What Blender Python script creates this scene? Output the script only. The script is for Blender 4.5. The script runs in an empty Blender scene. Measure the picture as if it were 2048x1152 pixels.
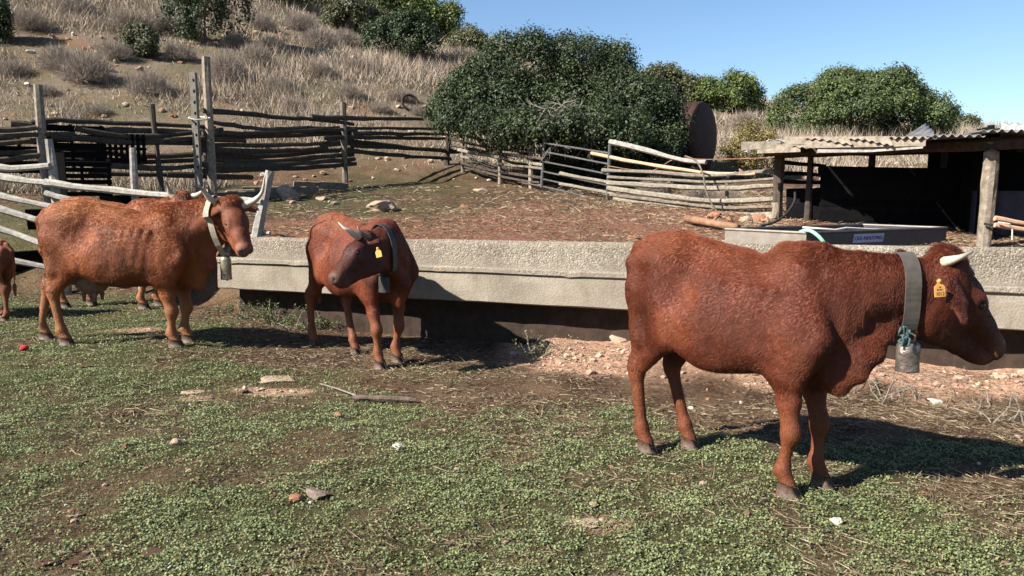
import bpy, bmesh, math, random
import numpy as np
from mathutils import Vector, Matrix, Quaternion
R = math.radians
random.seed(7); np.random.seed(7)
scn = bpy.context.scene
COL = scn.collection
# ------------------------------------------------------------------ camera
FPX = 1536.0                      # focal length in pixels of a 2048 wide frame
PITCH = math.atan(206 / FPX)
CAMZ = 1.6
cam = bpy.data.cameras.new('camera'); cam.lens = 27.0; cam.sensor_width = 36.0
cam.clip_start = 0.05; cam.clip_end = 3000
camo = bpy.data.objects.new('camera', cam); COL.objects.link(camo)
camo.location = (0, 0, CAMZ); camo.rotation_euler = (math.pi / 2 - PITCH, 0, 0)
scn.camera = camo
# ------------------------------------------------------------------ sky and sun
SUN_EL, SUN_TH = R(37.5), R(27)     # shadows run right (+x) and a little away (+y)
sun_to = Vector((math.cos(SUN_TH) * math.cos(SUN_EL), math.sin(SUN_TH) * math.cos(SUN_EL), -math.sin(SUN_EL)))
w = bpy.data.worlds.new('World'); scn.world = w; w.use_nodes = True
nt = w.node_tree; bg = nt.nodes['Background']
sky = nt.nodes.new('ShaderNodeTexSky'); sky.sky_type = 'NISHITA'; sky.sun_disc = False
sky.sun_elevation = SUN_EL; sky.sun_rotation = math.atan2(-sun_to.x, -sun_to.y)
sky.air_density = 1.0; sky.dust_density = 0.25; sky.ozone_density = 5.0; sky.altitude = 50
nt.links.new(sky.outputs[0], bg.inputs[0]); bg.inputs[1].default_value = 0.057
sl = bpy.data.lights.new('sun', 'SUN'); sl.energy = 5.0; sl.angle = R(0.5); sl.color = (1.0, 0.95, 0.87)
so = bpy.data.objects.new('sun', sl); COL.objects.link(so)
so.rotation_euler = sun_to.to_track_quat('-Z', 'Y').to_euler(); so.location = (-20, -10, 30)
vs = scn.view_settings; vs.view_transform = 'Standard'; vs.look = 'None'; vs.gamma = 1.0
vs.exposure = 1.5; vs.use_curve_mapping = False
scn.cycles.max_bounces = 6; scn.cycles.diffuse_bounces = 3; scn.cycles.transparent_max_bounces = 4
scn.cycles.use_denoising = True
try: scn.cycles.denoising_prefilter = 'ACCURATE'
except Exception: pass
scn.cycles_curves.shape = 'RIBBONS'

# ------------------------------------------------------------------ helpers
CP, SP = math.cos(PITCH), math.sin(PITCH)
def ray(px, py):
    u, v = (px - 1024) / FPX, (576 - py) / FPX
    return Vector((u, v * SP + CP, v * CP - SP))
def at(px, py, Y):                # a point seen at px,py standing at distance Y
    r = ray(px, py); return Vector((0, 0, CAMZ)) + r * (Y / r.y)
def gnd(px, py, z=0.0):
    r = ray(px, py); t = (z - CAMZ) / r.z; return Vector((r.x * t, r.y * t, z))
def tag(o, label, cat, group=None, kind=None):
    o['label'] = label
    if cat: o['category'] = cat
    if group: o['group'] = group
    if kind: o['kind'] = kind
    return o
def empty(name, loc=(0, 0, 0), rz=0.0, parent=None):
    o = bpy.data.objects.new(name, None); COL.objects.link(o)
    o.location = loc; o.rotation_euler = (0, 0, rz); o.empty_display_size = 0.1
    if parent: o.parent = parent
    return o
def mesh_np(name, V, F, smooth=True, nper=None):
    V = np.asarray(V, np.float32); F = np.asarray(F, np.int32)
    me = bpy.data.meshes.new(name); k = F.shape[1]
    me.vertices.add(len(V)); me.vertices.foreach_set('co', V.ravel())
    me.loops.add(F.size); me.loops.foreach_set('vertex_index', F.ravel())
    me.polygons.add(len(F)); me.polygons.foreach_set('loop_start', np.arange(0, F.size, k, dtype=np.int32))
    try: me.polygons.foreach_set('loop_total', np.full(len(F), k, np.int32))
    except Exception: pass
    me.update(calc_edges=True)
    me.polygons.foreach_set('use_smooth', np.full(len(F), smooth, bool))
    return me
def vcol(me, name, C):
    C = np.asarray(C, np.float32)
    if C.shape[1] == 3: C = np.concatenate([C, np.ones((len(C), 1), np.float32)], 1)
    a = me.attributes.new(name, 'FLOAT_COLOR', 'POINT'); a.data.foreach_set('color', np.ascontiguousarray(C).ravel())
def link(name, me, mat=None, parent=None):
    o = bpy.data.objects.new(name, me); COL.objects.link(o)
    if mat: me.materials.append(mat)
    if parent: o.parent = parent
    return o
class MB:                         # collects polygons of one mesh
    def __init__(s): s.v = []; s.f = []
    def add(s, V, F):
        n = len(s.v); s.v += [tuple(p) for p in V]; s.f += [tuple(i + n for i in f) for f in F]; return s
    def box(s, c, size, rot=None, bev=0.0):
        sx, sy, sz = [k / 2 for k in size]
        V = [Vector((x * sx, y * sy, z * sz)) for x in (-1, 1) for y in (-1, 1) for z in (-1, 1)]
        if rot is not None: V = [rot @ p for p in V]
        c = Vector(c); V = [p + c for p in V]
        return s.add(V, [(0, 1, 3, 2), (4, 6, 7, 5), (0, 4, 5, 1), (2, 3, 7, 6), (0, 2, 6, 4), (1, 5, 7, 3)])
    def tube(s, P, rad, n=8, cap=True, flat=1.0, jit=0.0):
        P = [Vector(p) for p in P]; m = len(P)
        if not hasattr(rad, '__len__'): rad = [rad] * m
        rings = []; up0 = Vector((0, 0, 1))
        for i, p in enumerate(P):
            t = (P[min(i + 1, m - 1)] - P[max(i - 1, 0)]).normalized()
            a = up0.cross(t)
            if a.length < 0.05: a = Vector((1, 0, 0)).cross(t)
            a.normalize(); b = t.cross(a)
            rings.append([p + (a * math.cos(2 * math.pi * k / n) * flat + b * math.sin(2 * math.pi * k / n)) * rad[i] * (1 + random.uniform(-jit, jit)) for k in range(n)])
        V = [q for r_ in rings for q in r_]; F = []
        for i in range(m - 1):
            for k in range(n): F.append((i * n + k, i * n + (k + 1) % n, (i + 1) * n + (k + 1) % n, (i + 1) * n + k))
        if cap: F.append(tuple(range(n - 1, -1, -1))); F.append(tuple((m - 1) * n + k for k in range(n)))
        return s.add(V, F)
    def lathe(s, prof, n=20, flat=1.0, M=None):
        V = []; F = []
        for (r_, z) in prof:
            for k in range(n):
                a = 2 * math.pi * k / n; V.append(Vector((r_ * math.cos(a), r_ * math.sin(a) * flat, z)))
        for i in range(len(prof) - 1):
            for k in range(n): F.append((i * n + k, i * n + (k + 1) % n, (i + 1) * n + (k + 1) % n, (i + 1) * n + k))
        if M is not None: V = [M @ p for p in V]
        return s.add(V, F)
    def mesh(s, name, smooth=False):
        me = bpy.data.meshes.new(name); me.from_pydata([tuple(p) for p in s.v], [], s.f); me.update()
        if smooth: me.polygons.foreach_set('use_smooth', [True] * len(me.polygons))
        return me
    def build(s, name, mat, parent=None, smooth=False): return link(name, s.mesh(name, smooth), mat, parent)

def _hash(ix, iy, iz, seed):
    h = (ix.astype(np.int64) * 374761393 + iy.astype(np.int64) * 668265263 + iz.astype(np.int64) * 2147483647 + seed * 1274126177) & 0xffffffff
    h = ((h ^ (h >> 13)) * 1274126177) & 0xffffffff
    h = ((h ^ (h >> 16)) * 2246822519) & 0xffffffff
    return ((h ^ (h >> 15)) & 0xffff) / 65535.0
def vnoise(x, y, z=None, seed=0):
    x = np.asarray(x, float); y = np.asarray(y, float); z = np.zeros_like(x) if z is None else np.asarray(z, float)
    ix, iy, iz = np.floor(x), np.floor(y), np.floor(z); fx, fy, fz = x - ix, y - iy, z - iz
    fx, fy, fz = [f * f * (3 - 2 * f) for f in (fx, fy, fz)]
    def g(a, b, c): return _hash(ix + a, iy + b, iz + c, seed)
    if np.all(z == 0):
        return (g(0,0,0)*(1-fx)+g(1,0,0)*fx)*(1-fy)+(g(0,1,0)*(1-fx)+g(1,1,0)*fx)*fy
    l0 = (g(0,0,0)*(1-fx)+g(1,0,0)*fx)*(1-fy)+(g(0,1,0)*(1-fx)+g(1,1,0)*fx)*fy
    l1 = (g(0,0,1)*(1-fx)+g(1,0,1)*fx)*(1-fy)+(g(0,1,1)*(1-fx)+g(1,1,1)*fx)*fy
    return l0 * (1 - fz) + l1 * fz
def fbm(x, y, z=None, o=4, seed=0):
    s = 0; a = 0.5; f = 1.0
    for i in range(o):
        s = s + a * vnoise(np.asarray(x) * f, np.asarray(y) * f, None if z is None else np.asarray(z) * f, seed + i); a *= 0.5; f *= 2.03
    return s / (1 - 0.5 ** o)
def sstep(t): t = np.clip(t, 0, 1); return t * t * (3 - 2 * t)

# ------------------------------------------------------------------ materials
MATS = {}
def newmat(name):
    m = bpy.data.materials.new(name); m.use_nodes = True; MATS[name] = m
    return m, m.node_tree, m.node_tree.nodes['Principled BSDF']
def N(nt, t, **kw):
    n = nt.nodes.new(t)
    for k, v in kw.items(): setattr(n, k, v)
    return n
def ramp(nt, fac, stops):
    r = N(nt, 'ShaderNodeValToRGB'); e = r.color_ramp.elements
    while len(e) > 1: e.remove(e[-1])
    e[0].position = stops[0][0]; e[0].color = (*stops[0][1], 1)
    for p, c in stops[1:]: el = e.new(p); el.color = (*c, 1)
    nt.links.new(fac, r.inputs[0]); return r.outputs[0]
def noise(nt, vec, scale, detail=4, rough=0.55, dist=0.0):
    n = N(nt, 'ShaderNodeTexNoise'); n.inputs['Scale'].default_value = scale; n.inputs['Detail'].default_value = detail
    n.inputs['Roughness'].default_value = rough; n.inputs['Distortion'].default_value = dist
    if vec is not None: nt.links.new(vec, n.inputs['Vector'])
    return n.outputs[0]
def mix(nt, fac, a, b, mode='MIX'):
    n = N(nt, 'ShaderNodeMix', data_type='RGBA', blend_type=mode)
    if isinstance(fac, (int, float)): n.inputs[0].default_value = fac
    else: nt.links.new(fac, n.inputs[0])
    for i, c in ((6, a), (7, b)):
        if isinstance(c, tuple): n.inputs[i].default_value = (*c, 1)
        else: nt.links.new(c, n.inputs[i])
    return n.outputs[2]
def mathn(nt, op, a, b=None, clamp=False):
    n = N(nt, 'ShaderNodeMath', operation=op, use_clamp=clamp)
    for i, c in ((0, a), (1, b)):
        if c is None: continue
        if isinstance(c, (int, float)): n.inputs[i].default_value = c
        else: nt.links.new(c, n.inputs[i])
    return n.outputs[0]
def coords(nt, kind='Object', scale=None):
    t = N(nt, 'ShaderNodeTexCoord').outputs[kind]
    if scale:
        m = N(nt, 'ShaderNodeMapping'); m.inputs['Scale'].default_value = scale; nt.links.new(t, m.inputs[0]); return m.outputs[0]
    return t
def bump(nt, b, h, strength=0.4, dist=0.02):
    n = N(nt, 'ShaderNodeBump'); n.inputs['Strength'].default_value = strength; n.inputs['Distance'].default_value = dist
    nt.links.new(h, n.inputs['Height']); nt.links.new(n.outputs[0], b.inputs['Normal'])
def simple(name, c1, c2=None, scale=20, rough=0.8, metal=0.0, bumpk=0.0, stretch=None, spec=0.3, rand=0.0):
    m, nt, b = newmat(name); c2 = c2 or tuple(k * 0.6 for k in c1)
    co = coords(nt, 'Object', stretch)
    n = noise(nt, co, scale, 5, 0.6)
    col = ramp(nt, n, [(0.3, c2), (0.68, c1)])
    if rand:
        oi = N(nt, 'ShaderNodeObjectInfo').outputs['Random']
        hv = N(nt, 'ShaderNodeHueSaturation'); nt.links.new(col, hv.inputs['Color'])
        nt.links.new(mathn(nt, 'ADD', mathn(nt, 'MULTIPLY', oi, rand), 1 - rand / 2), hv.inputs['Value']); col = hv.outputs[0]
    nt.links.new(col, b.inputs['Base Color']); b.inputs['Roughness'].default_value = rough
    b.inputs['Metallic'].default_value = metal; b.inputs['Specular IOR Level'].default_value = spec
    if bumpk: bump(nt, b, noise(nt, co, scale * 2.5, 4), bumpk, 0.01)
    return m
# ------------------------------------------------------------------ terrain
def yl(x): return 9.2 - 0.349 * (x + 3.26)       # line of the trough's near face
PX = np.array([-900, -300, 0, 400, 700, 800, 970, 1270, 1530, 1900, 2048, 2500, 3200.])
SKYY = np.array([-330, -260, -200, -90, 15, 45, 98, 170, 218, 262, 278, 310, 330.])
RID = np.array([75, 75, 75, 75, 72, 70, 66, 60, 52, 48, 46, 45, 45.])
def H0(x, y):
    x = np.asarray(x, float); y = np.asarray(y, float)
    zf = -0.13 * sstep((y - 4.0) / 3.2) * sstep((x + 3.4) / 1.6) - 0.012 * np.clip(x, 0, 6)
    dd_ = (y - yl(x)) * 0.944
    zf = zf + 0.13 * sstep((dd_ + 0.95) / 0.8) * sstep((x - .1) / .5) * (1 - .55 * sstep((x - 1.7) / .8) * sstep((3.2 - x) / .6)) * (.6 + .8 * fbm(x * 1.5, y * 1.5, o=2, seed=19))
    ys = np.clip(y, -50, 19)
    zb = 0.80 + 0.09 * (ys - 9.2) + 0.0 * x
    d = (y - yl(x)) * 0.944
    k = sstep((-x - 3.2) / 2.2)
    wd = 0.33 + 1.9 * k; d0 = 0.26 + 0.45 * k
    t = sstep((d - d0) / wd)
    z = zf * (1 - t) + zb * t
    yy = np.maximum(y, 1.0); u = np.clip(1024 + 1536 * x / yy, -900, 3200)
    e = (370 - np.interp(u, PX, SKYY)) / 1536; Rr = np.interp(u, PX, RID)
    zr = CAMZ + Rr * e
    s = (y - 19) / (Rr - 19)
    z0 = 1.68
    hz = np.where(s < 1, (zr - z0) * s * (1.12 - 0.12 * s), (zr - z0) - 0.22 * (y - Rr) - 0.002 * (y - Rr) ** 2)
    hz = np.maximum(hz, -8)
    z = np.where(y > 19, z0 + hz, z)
    return z
def H(x, y):
    x = np.asarray(x, float); y = np.asarray(y, float)
    z = H0(x, y)
    a = 0.03 * (fbm(x * 1.1, y * 1.1, o=3, seed=3) - 0.5) + 0.045 * (fbm(x * 5, y * 5, o=3, seed=9) - 0.5)
    far = sstep((y - 18) / 20)
    return z + a + far * 1.6 * (fbm(x * 0.12, y * 0.12, o=4, seed=21) - 0.5)
def Hs(x, y): return float(H(np.array([x]), np.array([y]))[0])
YB = (np.array([-9, -5, -4, -3, -2.5, -1.5, 0, 1, 2, 4, 7.]), np.array([12.5, 10.2, 9.3, 8.3, 7.4, 6.9, 5.9, 5.0, 4.5, 4.0, 3.6]))
def green(x, y):
    yb = np.interp(x, *YB); n1 = fbm(x * 1.3, y * 1.3, o=4, seed=5) - 0.5
    g = sstep((yb - y + n1 * 3.2) / 0.9 + 0.5)
    patch = sstep((fbm(x * 2.2, y * 2.2, o=5, seed=31) - 0.30) / 0.30)
    near = g * (0.32 + 0.68 * patch)
    b = sstep((y - 11) / 2) * sstep((21 - y) / 3) * sstep((0.5 - x) / 3) * sstep((fbm(x * .6, y * .6, o=3, seed=61) - 0.34) / 0.2)
    return np.clip(near + 0.85 * b, 0, 1)
def dtr(x, y): return (y - yl(x)) * 0.944
def pale(x, y):                   # crushed rubble spilled along the foot of the trough
    d = dtr(x, y); n1 = fbm(x * 1.7, y * 1.7, o=3, seed=45) - 0.5
    a = sstep((d + 0.98 + n1 * 1.2) / 0.4) * sstep((0.5 - d) / 0.2) * sstep((x + 0.25) / 0.3)
    p = np.zeros_like(a)
    for (px, py, rx, ry) in ((540, 762, .38, .17), (385, 785, .14, .07), (1185, 1048, .16, .07), (270, 660, .35, .14), (1190, 770, .0, .0)):
        if rx: c = gnd(px, py); p = np.maximum(p, sstep((1.15 - np.hypot((x - c.x) / rx, (y - c.y) / ry) + n1 * 1.4) / 0.4))
    return np.clip(a + 0.9 * p, 0, 1)
def reddirt(x, y):
    b = sstep((dtr(x, y) - 0.5) / 0.3) * sstep((13.5 + 0.15 * x - y + 5 * (fbm(x * .5, y * .5, o=3, seed=77) - .5)) / 1.5) * sstep((x + 4.5) / 1.0)
    return b

def axis(pts):                    # pts: (start, step) pairs, last is the end
    out = []
    for (a, st), (b, _) in zip(pts[:-1], pts[1:]): out += list(np.arange(a, b - st * 0.3, st))
    return np.array(out + [pts[-1][0]])
gx = axis([(-420, 40), (-140, 10), (-60, 3), (-24, 0.6), (-9, 0.16), (-5.4, 0.055), (6.2, 0.16), (10, 0.6), (30, 3), (70, 10), (160, 40), (420, 0)])
gy = axis([(-60, 8), (-4, 1.0), (1.4, 0.12), (2.7, 0.05), (10.4, 0.12), (20, 0.45), (40, 1.0), (82, 4), (140, 20), (420, 0)])
GX, GY = np.meshgrid(gx, gy); GZ = H(GX, GY)
nx, ny = len(gx), len(gy); I = np.arange(nx * ny).reshape(ny, nx)
F = np.stack([I[:-1, :-1], I[:-1, 1:], I[1:, 1:], I[1:, :-1]], -1).reshape(-1, 4)
gme = mesh_np('ground', np.stack([GX, GY, GZ], -1).reshape(-1, 3), F)
gxr, gyr = GX.ravel(), GY.ravel()
hill = sstep((gyr - 19.0) / 3.0)
vcol(gme, 'zone', np.stack([green(gxr, gyr), pale(gxr, gyr), reddirt(gxr, gyr), hill], 1))
m, nt, b = newmat('ground_earth')
za = N(nt, 'ShaderNodeAttribute', attribute_name='zone'); sx = N(nt, 'ShaderNodeSeparateColor'); nt.links.new(za.outputs['Color'], sx.inputs[0])
co = coords(nt, 'Object')
n1 = noise(nt, co, 2.2, 5, 0.6); n2 = noise(nt, co, 28, 5, 0.65); n3 = noise(nt, co, 120, 3, 0.6)
dirt = ramp(nt, n2, [(0.32, (0.016, 0.009, 0.006)), (0.5, (0.075, 0.040, 0.023)), (0.70, (0.20, 0.13, 0.08))])
dirt = mix(nt, mathn(nt, 'MULTIPLY', ramp(nt, n1, [(0.4, (0, 0, 0)), (0.62, (1, 1, 1))]), 0.6), dirt, ramp(nt, n3, [(0.35, (0.13, 0.075, 0.04)), (0.7, (0.27, 0.19, 0.115))]))
red = ramp(nt, n2, [(0.25, (0.07, 0.026, 0.015)), (0.48, (0.20, 0.085, 0.05)), (0.72, (0.36, 0.23, 0.145))])
pl = ramp(nt, n2, [(0.25, (0.25, 0.12, 0.075)), (0.55, (0.5, 0.30, 0.20)), (0.8, (0.62, 0.46, 0.34))])
gr = ramp(nt, n2, [(0.3, (0.025, 0.03, 0.012)), (0.7, (0.085, 0.095, 0.035))])
hl = ramp(nt, n2, [(0.28, (0.07, 0.052, 0.036)), (0.5, (0.16, 0.122, 0.084)), (0.72, (0.28, 0.22, 0.155))])
hl = mix(nt, mathn(nt, 'MULTIPLY', ramp(nt, noise(nt, co, 0.5, 4, 0.6), [(0.42, (0, 0, 0)), (0.58, (1, 1, 1))]), 0.65), hl, ramp(nt, n2, [(0.3, (0.045, 0.042, 0.018)), (0.7, (0.13, 0.115, 0.055))]))
hl = mix(nt, mathn(nt, 'MULTIPLY', ramp(nt, noise(nt, co, 0.33, 4, 0.6, 1.0), [(0.56, (0, 0, 0)), (0.68, (1, 1, 1))]), 0.7), hl, (0.22, 0.1, 0.05))
c = mix(nt, sx.outputs[2], dirt, red); c = mix(nt, mathn(nt, 'MULTIPLY', sx.outputs[0], 0.75), c, gr)
c = mix(nt, za.outputs['Alpha'], c, hl); c = mix(nt, sx.outputs[1], c, pl)
nt.links.new(c, b.inputs['Base Color']); b.inputs['Roughness'].default_value = 0.95; b.inputs['Specular IOR Level'].default_value = 0.12
bump(nt, b, mathn(nt, 'ADD', n2, mathn(nt, 'MULTIPLY', n3, 0.5)), 1.0, 0.05)
ground = link('ground', gme, m)
tag(ground, 'uneven farmyard earth with weeds, red dirt and dry hillside', None, kind='structure')
# ------------------------------------------------------------------ concrete trough
TU = Vector((0.944, -0.330, 0)); TN = Vector((0.330, 0.944, 0))
m, nt, b = newmat('concrete')
co = coords(nt, 'Object'); big = noise(nt, co, 1.6, 5, 0.6); fine = noise(nt, co, 60, 4, 0.7)
vo = N(nt, 'ShaderNodeTexVoronoi'); vo.inputs['Scale'].default_value = 52; nt.links.new(co, vo.inputs['Vector'])
sepc = N(nt, 'ShaderNodeSeparateColor'); nt.links.new(vo.outputs['Color'], sepc.inputs[0])
peb = ramp(nt, sepc.outputs[0], [(0.0, (.05, .042, .034)), (.22, (.12, .098, .073)), (.5, (.22, .186, .144)), (.75, (.33, .285, .225)), (.9, (.45, .395, .315)), (.96, (.26, .17, .11)), (1, (.09, .08, .07))])
base = ramp(nt, big, [(0.3, (0.155, 0.130, 0.098)), (0.7, (0.262, 0.226, 0.176))])
edge = ramp(nt, vo.outputs['Distance'], [(0.0, (1, 1, 1)), (.42, (.85, .85, .85)), (.62, (0, 0, 0))])
uvz = N(nt, 'ShaderNodeSeparateXYZ'); nt.links.new(co, uvz.inputs[0])
exp_ = ramp(nt, mathn(nt, 'ADD', uvz.outputs[2], mathn(nt, 'MULTIPLY', big, .25)), [(.78, (.22, .22, .22)), (.92, (1, 1, 1))])
c = mix(nt, mathn(nt, 'MULTIPLY', mathn(nt, 'MULTIPLY', edge, exp_), .72), base, peb)
st = ramp(nt, noise(nt, coords(nt, 'Object', (1, 1, .35)), 5, 5, .7), [(.52, (0, 0, 0)), (.72, (1, 1, 1))])
c = mix(nt, mathn(nt, 'MULTIPLY', st, .45), c, (.11, .092, .07))
li = ramp(nt, noise(nt, co, 6.5, 4, .6, .6), [(.685, (0, 0, 0)), (.72, (1, 1, 1))]); c = mix(nt, mathn(nt, 'MULTIPLY', mathn(nt, 'MULTIPLY', li, exp_), .8), c, (.42, .19, .05))
dk = ramp(nt, noise(nt, co, 17, 3, .6), [(.68, (0, 0, 0)), (.74, (1, 1, 1))]); c = mix(nt, mathn(nt, 'MULTIPLY', dk, .55), c, (.10, .09, .075))
nt.links.new(c, b.inputs['Base Color']); b.inputs['Roughness'].default_value = .92; b.inputs['Specular IOR Level'].default_value = .2
bump(nt, b, mathn(nt, 'ADD', mathn(nt, 'MULTIPLY', edge, exp_), mathn(nt, 'MULTIPLY', fine, .6)), .6, .010)
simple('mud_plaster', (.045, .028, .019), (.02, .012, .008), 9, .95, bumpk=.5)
trough = empty('water_trough', (-3.6, yl(-3.6), 0)); tag(trough, 'long weathered concrete trough with raised back wall crossing the yard', 'trough')
def trough_pt(x, d, z):           # in the trough's own space
    return Vector((0, 0, 0)) + TU * ((x + 3.6) / .944) + TN * d + Vector((0, 0, z))
SEC = [(.015, .345), (.0, .36), (.003, .46), (.008, .58), (.014, .662), (-.014, .674), (-.012, .712), (.0, .727), (.06, .730), (.115, .727), (.135, .71), (.15, .6), (.17, .5), (.45, .485), (.485, .62), (.50, .80), (.505, .93), (.515, .965), (.56, .975), (.62, .972), (.645, .95), (.65, .7), (.65, .35)]
for (xa, xb, dz) in ((-3.6, 1.55, 0), (1.553, 8.4, .006)):
    n = int((xb - xa) / .06); V = []; k = len(SEC)
    for i in range(n + 1):
        x = xa + (xb - xa) * i / n
        for j, (d, z) in enumerate(SEC):
            s = (x - xa) * 2.2
            e = .010 * (float(vnoise(np.array([s * 1.3 + j * .7]), np.array([j * .9 + xa]), seed=3)[0]) - .5)
            chip = max(0., float(vnoise(np.array([s * 2.6]), np.array([j // 4 + 5. + xa]), seed=8)[0]) - .72) * .10 if j in (0, 1, 5, 6, 7, 16, 17, 18) else 0
            zz = z + dz + e + (chip if j < 2 else -chip) + (.010 * (x + .5) if j > 13 else 0); V.append(trough_pt(x, d + (chip if j < 9 else 0) * .5 - e, zz))
    F = [(i * k + j, i * k + (j + 1) % k, (i + 1) * k + (j + 1) % k, (i + 1) * k + j) for i in range(n) for j in range(k)]
    F += [tuple(range(k - 1, -1, -1)), tuple(n * k + j for j in range(k))]
    MB().add(V, F).build('channel', MATS['concrete'], trough)
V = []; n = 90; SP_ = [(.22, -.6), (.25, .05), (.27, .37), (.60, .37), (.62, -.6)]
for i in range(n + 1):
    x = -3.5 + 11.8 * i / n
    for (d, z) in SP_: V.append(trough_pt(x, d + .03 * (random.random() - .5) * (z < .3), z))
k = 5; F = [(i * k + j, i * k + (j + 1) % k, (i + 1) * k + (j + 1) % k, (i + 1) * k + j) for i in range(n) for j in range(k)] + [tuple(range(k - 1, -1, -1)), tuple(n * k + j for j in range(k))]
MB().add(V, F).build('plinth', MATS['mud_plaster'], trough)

# ------------------------------------------------------------------ timber
simple('old_wood', (.25, .205, .155), (.10, .08, .06), 14, .9, bumpk=.6, rand=.5, stretch=(1, 1, 1))
simple('grey_wood', (.30, .275, .24), (.15, .135, .115), 16, .9, bumpk=.5, rand=.3)
simple('dark_wood', (.075, .058, .043), (.03, .022, .017), 14, .92, bumpk=.6, rand=.4)
simple('peeled_wood', (.46, .30, .20), (.33, .20, .12), 14, .8, bumpk=.3)
simple('rail_wood', (.23, .20, .155), (.10, .085, .065), 18, .9, bumpk=.6, rand=.4)
simple('galvanised', (.17, .168, .162), (.09, .088, .084), 25, .45, .55, bumpk=.2)
simple('rusty_pipe', (.30, .17, .10), (.14, .07, .04), 12, .75, .2, bumpk=.4)
simple('old_concrete_post', (.22, .195, .16), (.13, .115, .092), 22, .95, bumpk=.5)
simple('twine', (0.06, 0.105, 0.10), (0.03, 0.06, 0.06), 80, 0.9, bumpk=0.5)
simple('rope', (.62, .57, .47), (.4, .35, .28), 60, .9)
simple('tank_rust', (.055, .027, .018), (.02, .011, .008), 7, .75, .3, bumpk=.3)
simple('black_board', (.0075, .007, .0075), (.004, .0037, .004), 9, .95, bumpk=.3, rand=.5, spec=.05)  # near-black: shed wall's shade put into its colour; also dark scrap timber
simple('corrugated', (.25, .245, .24), (.11, .10, .09), 5, .55, .5, bumpk=.2, rand=.3)
simple('white_sheet', (.5, .48, .45), (.36, .34, .32), 12, .7)
simple('basin_paint', (.055, .055, .062), (.035, .035, .04), 12, .5, .1)  # basin steel with its shaded sides put into the colour
simple('basin_galv', (.24, .21, .175), (.16, .135, .11), 9, .6, .3, bumpk=.2)  # same steel, painted lighter for the sunlit left side
simple('sticker', (.36, .39, .52), (.26, .28, .42), 30, .5)
simple('sticker_ink', (.012, .016, .12), (.01, .012, .08), 30, .5)
simple('black_hose', (.03, .03, .032), (.02, .02, .02), 30, .5)
simple('green_hose', (.25, .52, .36), (.18, .4, .28), 30, .5)
simple('white_pipe', (.55, .53, .49), (.42, .40, .36), 30, .5)

def smooth_path(P, n):            # catmull-rom
    P = [Vector(p) for p in P]; k = len(P); out = []
    for i in range(n):
        t = i / (n - 1) * (k - 1); j = min(int(t), k - 2); f = t - j
        p0, p1, p2, p3 = P[max(j - 1, 0)], P[j], P[j + 1], P[min(j + 2, k - 1)]
        out.append(.5 * ((2 * p1) + (p2 - p0) * f + (2 * p0 - 5 * p1 + 4 * p2 - p3) * f * f + (3 * p1 - p0 - 3 * p2 + p3) * f ** 3))
    return out
def pole(parent, name, pts, r, mat, r2=None, wob=.35, n=None, sides=7, flat=1.0):
    o = parent.location if parent else Vector((0, 0, 0))
    L = sum((Vector(a) - Vector(b_)).length for a, b_ in zip(pts[:-1], pts[1:])); n = n or max(5, int(L / .28))
    Q = smooth_path(pts, n); r2 = r2 or r * .78
    Q = [q - o + Vector((random.uniform(-1, 1), random.uniform(-1, 1), random.uniform(-1, 1))) * r * wob * .5 for q in Q]
    rr = [(r + (r2 - r) * i / (n - 1)) * random.uniform(.88, 1.12) for i in range(n)]
    return MB().tube(Q, rr, sides, jit=.07, flat=flat).build(name, MATS[mat], parent, False)
def post(parent, px, ptop, Y, r, mat, lean=0, name='post', pbot=None, sides=8):
    t = at(px, ptop, Y); x = t.x - lean; z = Hs(x, Y) - .25
    return pole(parent, name, [Vector((x, Y, z)), Vector((t.x - lean * .5, Y, (z + t.z) / 2)), t], r, mat, r * .9, .2, 6, sides)

# far-left pen fence, its rails split and dark, receding to the corner by the big bush
YF = ([-150, 75, 305, 412, 685, 900, 1085], [11.9, 12.6, 13.7, 14.3, 17.5, 20.6, 22.5])
yf = lambda px, off=0: float(np.interp(px, *YF)) + off
fa = empty('rail_fence', (at(412, 360, 14.2).x, 14.2, 1.2)); tag(fa, 'rickety fence of dark uneven split rails below the dry hillside', 'fence')
for (px, pt, r, mt, ln) in ((75, 170, .075, 'old_wood', -.02), (304, 208, .05, 'dark_wood', -.1), (412, 114, .085, 'old_wood', 0), (686, 205, .075, 'old_wood', 0), (898, 258, .08, 'dark_wood', .08)):
    post(fa, px, pt, yf(px), r, mt, ln)
cp = at(386, 145, 14.0); zb_ = Hs(cp.x, 14.0)
mb = MB().box((cp.x - fa.location.x, 14.0 - fa.location.y, (cp.z + zb_ - .2) / 2 - fa.location.z), (.105, .105, cp.z - zb_ + .2))
o = mb.build('concrete_post', MATS['old_concrete_post'], fa); o['label'] = 'square concrete post with drilled holes'
for i in range(9):
    MB().box((cp.x - fa.location.x + .02, 14.0 - .0535 - fa.location.y, cp.z - .14 - i * .19 - fa.location.z), (.028, .008, .045)).build('hole', MATS['black_board'], o)
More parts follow.
